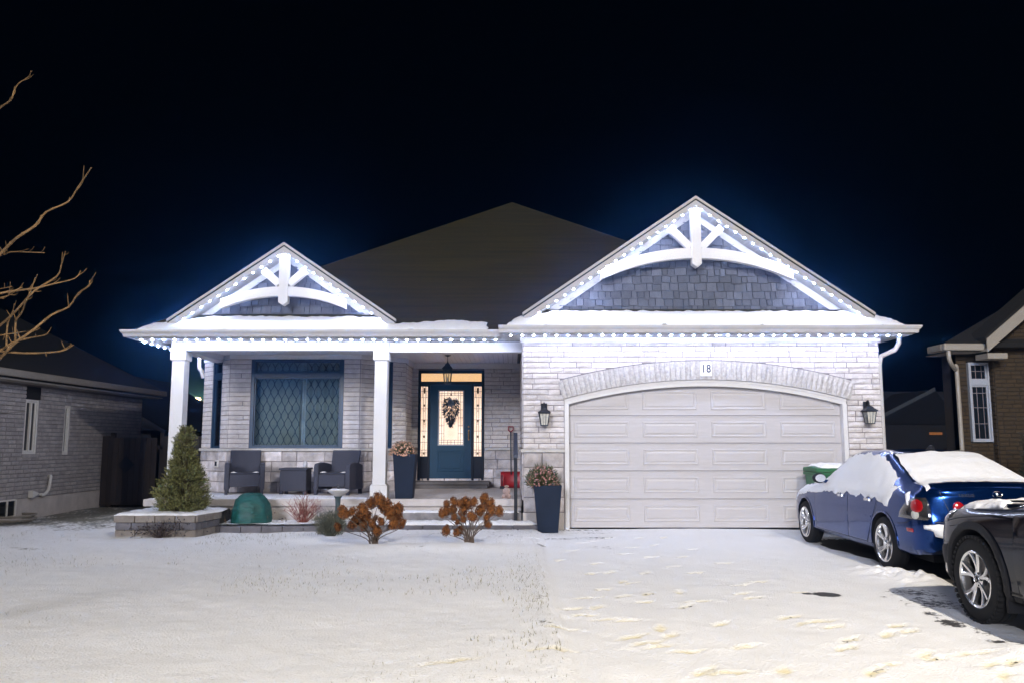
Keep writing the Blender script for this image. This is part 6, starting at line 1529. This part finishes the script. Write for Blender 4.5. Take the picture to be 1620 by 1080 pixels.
    part(conform(bv, [(-.84, 4.02), (-.77, 4.15), (-.68, 4.02), (-.66, 3.78), (-.70, 3.56), (-.81, 3.50), (-.82, 3.68), (-.86, 3.84)], *TOP, off=.030, edge=.006, res=.02, grow=.05, jag=.03, rough=.03, seed=51), 'snow_layer', 'snow', t, smooth=True, ang=75)
    part(conform(bv, [(-.52, 4.36), (-.2, 4.42), (.3, 4.4), (.3, 4.2), (-.3, 4.22)], *TOP, off=.02, edge=.005, res=.04, grow=.05, jag=.03, rough=.02, seed=52), 'snow_layer', 'snow', t, smooth=True, ang=75)
    # mud flap behind the front wheel
    part(MB().box(-.91, -.70, FR - .43, FR - .405, .16, .42), 'mud_flap', 'plastic', t)
    part(MB().box(-.7, .7, .3, 4.3, .19, .26), 'underbody', 'plastic', t)
    return t
suv()

# ------------------------------------------------------------------ neighbours
# left: the long side wall of the next bungalow
nl = thing('neighbour_house', (-12, 19, 0), 'dim grey brick side wall of the bungalow at the left', 'house')
WX = -9.62; Wn = Wall((WX, 13.0), R(90)); L_ = 12.4 - 4.0
core = MB(); w1 = (3.28, 3.74, 1.28, 2.36); w2 = (4.72, 4.95, 1.25, 2.30)
def bas(Y): return 0
wall_core(core, Wn, 0, 8.4, .42, 2.66, [w1, w2], .2); core.box(WX - 6, WX - .01, 13.0, 13.2, -.1, 2.66)
nw = part(core, 'side_wall', 'n_mortar', nl); nb_ = []
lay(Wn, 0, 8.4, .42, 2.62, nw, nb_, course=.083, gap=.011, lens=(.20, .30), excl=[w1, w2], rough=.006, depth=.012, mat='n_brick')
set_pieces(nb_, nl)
part(MB().box(WX - .2, WX + .02, 13.0, 21.4, -.1, .415), 'foundation', 'concrete', nl)
for h in (w1, w2): window(Wn, *h, nw, None, fr=.05, mat='n_white', glass=M['car_glass'])
m_ = MB(); q = (w1[0] + w1[1]) / 2; m_.prism([Wn.pt(q - .025, w1[2] + .05, -.01), Wn.pt(q + .025, w1[2] + .05, -.01), Wn.pt(q + .025, w1[3] - .04, -.01), Wn.pt(q - .025, w1[3] - .04, -.01)], Wn.n * -.04); part(m_, 'window_mullion', 'n_white', nw)
part(MB().prism([Wn.pt(w1[0] - .04, w1[2] - .06, .04), Wn.pt(w1[1] + .04, w1[2] - .06, .04), Wn.pt(w1[1] + .04, w1[2] - .005, .04), Wn.pt(w1[0] - .04, w1[2] - .005, .04)], Wn.n * -.06), 'window_sill', 'n_brick', nw)
part(MB().prism([Wn.pt(w1[0] - .01, w1[3] + .01, .02), Wn.pt(w1[1] + .01, w1[3] + .01, .02), Wn.pt(w1[1] + .01, w1[3] + .26, .02), Wn.pt(w1[0] - .01, w1[3] + .26, .02)], Wn.n * -.05), 'window_head', 'dark_roof', nw)
EX = WX + .42
part(MB().box(EX - .06, EX + .06, 12.6, 21.8, 2.72, 2.85), 'gutter', 'n_trim', nl, bevel=.02); part(MB().box(WX - .01, EX - .06, 12.6, 21.8, 2.66, 2.69), 'soffit', 'n_trim', nl)
part(MB().prism([(EX + .02, 12.5, 2.84), (-14, 12.5, 5.2), (-18.5, 12.5, 2.84)], (0, 9.3, 0)), 'roof', 'dark_roof', nl)
part(MB().box(WX - .45, WX - .2, 13.21, 21.3, -.1, 2.7), 'inner_wall', 'n_mortar', nl)
part(MB().tube([(WX + .06, 15.22, 1.02), (WX + .06, 15.22, .42)], .035, 8), 'downspout', 'n_white', nl, smooth=True)
p = Vector((WX, 17.1, .62)); part(MB().tube(smooth_path([(WX, 17.25, .82), (WX + .07, 17.22, .82), (WX + .08, 17.2, .74), (WX + .08, 17.15, .55), (WX + .07, 17.0, .45), (WX + .06, 16.92, .47)]), .03, 8), 'vent_pipe', 'n_white', nl, smooth=True)
part(MB().prism([(WX + .02, 16.55, .56), (WX + .02, 16.78, .50), (WX + .02, 16.55, .42)], (.1, 0, 0)), 'vent_hood', 'n_white', nl)
part(MB().tube([(WX + .02, 14.9, 2.12), (WX + .03, 15.6, 2.06), (WX + .02, 16.25, 2.12)], .008, 5), 'cable', 'n_trim', nl)
w_ = MB(); w_.box(WX + .022, WX + .03, 15.6, 16.1, .12, .40); part(w_, 'basement_window', 'car_glass', nl); fr_ = MB()
for a, b, c, d in ((15.56, 15.6, .10, .42), (16.1, 16.14, .10, .42), (15.84, 15.87, .12, .40), (15.6, 16.1, .40, .43)): fr_.box(WX + .021, WX + .05, a, b, c, d)
part(fr_, 'basement_window_frame', 'n_white', nl)
part(MB().tube([(WX + .02, 15.45, .13), (WX + .35, 15.5, .13), (WX + .5, 15.85, .13), (WX + .35, 16.3, .13), (WX + .02, 16.4, .13)], .025, 6).tube([(WX + .02, 15.45, .06), (WX + .35, 15.5, .06), (WX + .5, 15.85, .06), (WX + .35, 16.3, .06), (WX + .02, 16.4, .06)], .025, 6), 'window_well', 'n_trim', nl)
# side-yard fence: boards and a gate with a diamond plaque
fe = thing('wooden_fence', (-8.1, 19.4, 0), 'dark board fence closing the gap between the two houses', 'fence')
x = WX + .03
while x < -6.72:
    if not (-9.35 < x < -8.30): part(MB().box(x, x + .135, 19.4, 19.425, .06, 1.66 + .0), 'board', 'wood', fe)
    x += .142
part(MB().box(WX + .02, -6.7, 19.43, 19.48, .35, .44).box(WX + .02, -6.7, 19.43, 19.48, 1.35, 1.44), 'rail', 'wood', fe)
for x in (-9.42, -8.26, -6.8): part(MB().box(x, x + .09, 19.43, 19.52, 0, 1.74), 'post', 'wood', fe)
gt = thing('garden_gate', (-8.82, 19.38, 0), 'dark board gate with a diamond ornament in the side fence', 'gate')
x = -9.32
while x < -8.32: part(MB().box(x, x + .122, 19.36, 19.385, .08, 1.62), 'board', 'wood', gt); x += .128
part(MB().box(-9.32, -8.30, 19.387, 19.42, .3, .4).box(-9.32, -8.30, 19.387, 19.42, 1.3, 1.4), 'rail', 'wood', gt)
part(MB().prism([(-8.99, 19.33, .80), (-8.80, 19.33, 1.0), (-8.99, 19.33, 1.2), (-9.18, 19.33, 1.0)], (0, .02, 0)), 'diamond_ornament', 'black', gt)
# further house behind at the left
bh = thing('far_house', (-15, 32, 0), 'dark house with a long sloping roof behind the side fence', 'house')
part(MB().box(-22, -13.1, 30, 40, -.1, 2.0), 'wall', 'far_wall', bh); part(MB().prism([(-22.6, 29.6, 1.95), (-12.5, 29.6, 1.95), (-16.8, 29.6, 4.45)], (0, 10.8, 0)), 'roof', 'dark_roof', bh)
part(MB().prism([(-16.8, 29.55, 4.50), (-12.4, 29.55, 1.95), (-12.4, 29.55, 1.80), (-16.8, 29.55, 4.32)], (0, .04, 0)), 'rake_board', 'far_wall', bh)
# far street lamp seen between column and bay
p = at(310, 632, 75); fl_ = thing('street_lamp', (p.x, 75, 0), 'distant street lamp glowing yellow between the left column and the bay', 'street lamp')
part(MB().tube([(p.x + .6, 75, -.1), (p.x + .6, 75, p.z + .2)], .09, 8), 'pole', 'dark_roof', fl_); part(MB().bar((p.x + .6, 75, p.z + .2), (p.x, 75, p.z + .3), .08, .08), 'arm', 'dark_roof', fl_)
part(MB().ball((p.x, 75, p.z), .40, 12, 8, .6), 'lamp_head', 'sodium', fl_, smooth=True)
# right neighbour
nr = thing('neighbour_house', (10, 16, 0), 'brown brick gabled house at the right edge with a narrow white window', 'house')
Wr = Wall((8.35, 15.4), 0); Wf = Wall((8.97, 15.25), 0); Ws = Wall((8.97, 15.4), R(-90)); Wl = Wall((8.35, 15.9), R(-90))
core = MB(); wn = (.21, .60, 1.52, 3.02)
wall_core(core, Wr, 0, .66, -.1, 3.15, [(.19, .6, 1.5, 3.02)], .2); wall_core(core, Wl, 0, .48, -.1, 3.15, [], .2)
core.prism([(8.97, 15.25, -.1), (13, 15.25, -.1), (13, 15.25, 6.0), (12.1, 15.25, 6.0), (8.97, 15.25, 3.42)], (0, .14, 0))
rw = part(core, 'front_wall', 'brown_mortar', nr); rb_l = []
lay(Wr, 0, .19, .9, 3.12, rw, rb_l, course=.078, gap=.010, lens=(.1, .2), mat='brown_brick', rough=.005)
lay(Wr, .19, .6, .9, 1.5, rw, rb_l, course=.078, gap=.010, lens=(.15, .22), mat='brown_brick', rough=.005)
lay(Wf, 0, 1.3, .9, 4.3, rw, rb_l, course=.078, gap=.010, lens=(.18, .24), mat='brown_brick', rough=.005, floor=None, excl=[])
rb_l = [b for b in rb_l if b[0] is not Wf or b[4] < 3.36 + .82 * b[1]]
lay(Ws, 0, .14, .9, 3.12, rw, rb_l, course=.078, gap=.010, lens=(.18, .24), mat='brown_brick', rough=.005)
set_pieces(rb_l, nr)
part(MB().prism([(8.30, 15.33, -.1), (8.94, 15.33, -.1), (8.94, 15.33, .88), (8.30, 15.33, .88)], (0, .07, 0)).box(8.95, 12, 15.18, 15.25, -.1, .88), 'stone_base', 'concrete', nr)
window(Wr, .22, .60, 1.52, 3.0, rw, 2.62, fr=.032, mat='n_frame', glass=M['car_glass'], rec=.0)
gb = MB()
for z in (1.85, 2.15, 2.42, 2.83): gb.box(8.35 + .27, 8.35 + .55, 15.41, 15.42, z, z + .014)
for x in (8.71, 8.82): gb.box(x, x + .012, 15.411, 15.421, 1.58, 2.98)
part(gb, 'window_grille', 'dark_block', nr)
gut = MB(); gut.box(7.92, 8.72, 14.95, 15.07, 3.18, 3.31); gut.box(7.92, 8.04, 15.075, 15.6, 3.18, 3.31); part(gut, 'gutter', 'n_trim', nr, bevel=.025)
part(MB().box(8.05, 8.62, 15.08, 15.42, 3.16, 3.175).box(8.05, 8.34, 15.43, 15.9, 3.16, 3.175), 'soffit', 'n_trim', nr)
part(MB().add([(7.94, 14.97, 3.32), (12.6, 14.97, 3.32), (12.6, 18.4, 4.62), (11.3, 18.4, 4.62), (9.7, 18.4, 3.32), (7.94, 14.97, 3.24), (12.6, 14.97, 3.24), (12.6, 18.4, 3.24), (9.7, 18.4, 3.24)], [(0, 1, 2, 3), (0, 3, 4), (0, 5, 6, 1), (0, 4, 8, 5), (5, 8, 7, 6), (4, 3, 2, 7, 8), (1, 6, 7, 2)]), 'roof', 'dark_roof', nr)
part(MB().prism([(8.62, 14.8, 3.13), (8.62, 14.8, 3.37), (11.8, 14.8, 6.01), (11.8, 14.8, 5.77)], (0, .03, 0)), 'rake_board', 'n_trim', nr)
part(MB().prism([(8.62, 14.84, 3.31), (11.8, 14.84, 5.95), (11.8, 14.84, 6.05), (8.62, 14.84, 3.41)], (0, .75, 0)), 'gable_roof', 'dark_roof', nr)
part(MB().prism([(8.62, 14.835, 3.15), (11.8, 14.835, 5.79), (11.8, 14.835, 5.82), (8.62, 14.835, 3.18)], (0, .41, 0)), 'rake_soffit', 'n_trim', nr)
part(MB().box(8.64, 9.0, 14.84, 15.24, 3.02, 3.12), 'eave_return', 'n_trim', nr)
part(MB().tube(smooth_path([(8.02, 15.0, 3.17), (8.02, 15.0, 3.03), (8.12, 15.1, 2.92), (8.28, 15.3, 2.86), (8.33, 15.34, 2.72), (8.33, 15.34, .2)]), .04, 8), 'downspout', 'n_trim', nr, smooth=True)
t = evergreen((8.75, 13.9, 0), 1.75, .42, 'dark conical shrub standing against the brown brick house at the right', 2600, 77); t['label'] = 'dark conical shrub standing against the brown brick house at the right'
for c in t.children:
    if c.name.startswith('foliage'): c.data.materials[0] = pmat('dark_conifer', (.012, .016, .008), .8)
# far houses seen between the garage and the right neighbour
fh = thing('far_house', (23, 48, 0), 'far dark house with snow edged gables and an orange lit window at the right', 'house')
part(MB().box(19.5, 30, 46, 54, -.1, 2.6), 'wall', 'far_wall', fh)
part(MB().add([(18.6, 45.6, 2.5), (31, 45.6, 2.5), (31, 50, 4.6), (18.6, 50, 4.6), (18.6, 54.5, 2.5), (31, 54.5, 2.5)], [(0, 1, 2, 3), (3, 2, 5, 4), (0, 3, 4), (1, 5, 2)]), 'roof', pmat('dusted_roof', (.03, .03, .033), .9, var=.3, vscale=2), fh)
part(MB().prism([(19.0, 44.5, 2.5), (24.2, 44.5, 2.5), (22.9, 44.5, 4.4)], (0, 6, 0)), 'roof_gable', 'dark_roof', fh)
part(MB().prism([(18.8, 44.45, 2.46), (22.9, 44.45, 4.5), (22.9, 44.45, 4.28), (18.8, 44.45, 2.26)], (0, .06, 0)), 'snowy_rake', pmat('dusted_board', (.06, .066, .07), .8), fh)
part(MB().prism([(19.5, 44.6, 2.5), (24, 44.6, 2.5), (24, 44.6, -.1), (19.5, 44.6, -.1)], (0, .1, 0)), 'front_wall', 'far_wall', fh)
p = at(1481, 685, 44.5); wd = part(MB().box(p.x - .34, p.x + .34, 44.52, 44.56, p.z - .07, p.z + .07), 'window', 'orange_window', fh)
ff = thing('wooden_fence', (14, 28, 0), 'low dark fence across the back yard beyond the blue car', 'fence')
x = 9.2
while x < 18.2: part(MB().box(x, x + .27, 28, 28.03, 0, 1.30 + .03 * math.sin(x * 7)), 'board', 'wood', ff); x += .285
part(MB().box(9.2, 18.2, 28.04, 28.09, .95, 1.04), 'rail', 'wood', ff)
# the street's own lamp, standing at the kerb behind the camera's right shoulder
LX, LY, LZ = 5.3, -2.5, 9.5
sl_ = thing('street_lamp', (LX + 1.6, LY - 1, 0), 'tall kerbside street lamp that lights the driveway and the parked cars', 'street lamp')
part(MB().tube([(LX + 1.6, LY - 1, -.1), (LX + 1.6, LY - 1, LZ - .3), (LX + 1.2, LY - .75, LZ + .1), (LX + .35, LY - .2, LZ + .2)], [.11, .08, .06, .05], 10), 'pole', 'n_trim', sl_, smooth=True)
part(MB().box(LX - .2, LX + .4, LY - .45, LY + .1, LZ + .14, LZ + .27), 'lamp_head', 'n_trim', sl_, bevel=.04)
part(MB().box(LX - .12, LX + .28, LY - .35, LY, LZ + .115, LZ + .135), 'lens', 'lamp_lens', sl_)
ld_ = bpy.data.lights.new('street_light', 'SPOT'); lo = bpy.data.objects.new('street_light', ld_); COL.objects.link(lo); lo.parent = sl_
ld_.energy = LAMP_POWER; ld_.color = (1.0, .90, .76); ld_.spot_size = R(165); ld_.spot_blend = 1.0; ld_.shadow_soft_size = .12
lo.location = Vector((LX, LY, LZ)) - ORG[sl_]; lo.rotation_euler = (R(28), 0, 0)
if HAZE_DENSITY:
    hz = MB().box(-60, 60, -14, 110, -1.2, 26); hm = bpy.data.materials.new('night_air'); hm.use_nodes = True; N, L = nodes(hm); N.remove(N['Principled BSDF'])
    pv = N.new('ShaderNodeVolumePrincipled'); pv.inputs['Density'].default_value = HAZE_DENSITY; pv.inputs['Color'].default_value = (.08, .31, .78, 1); pv.inputs['Anisotropy'].default_value = .95
    L.new(pv.outputs[0], N['Material Output'].inputs['Volume']); part(hz, 'haze', hm, kind='stuff')
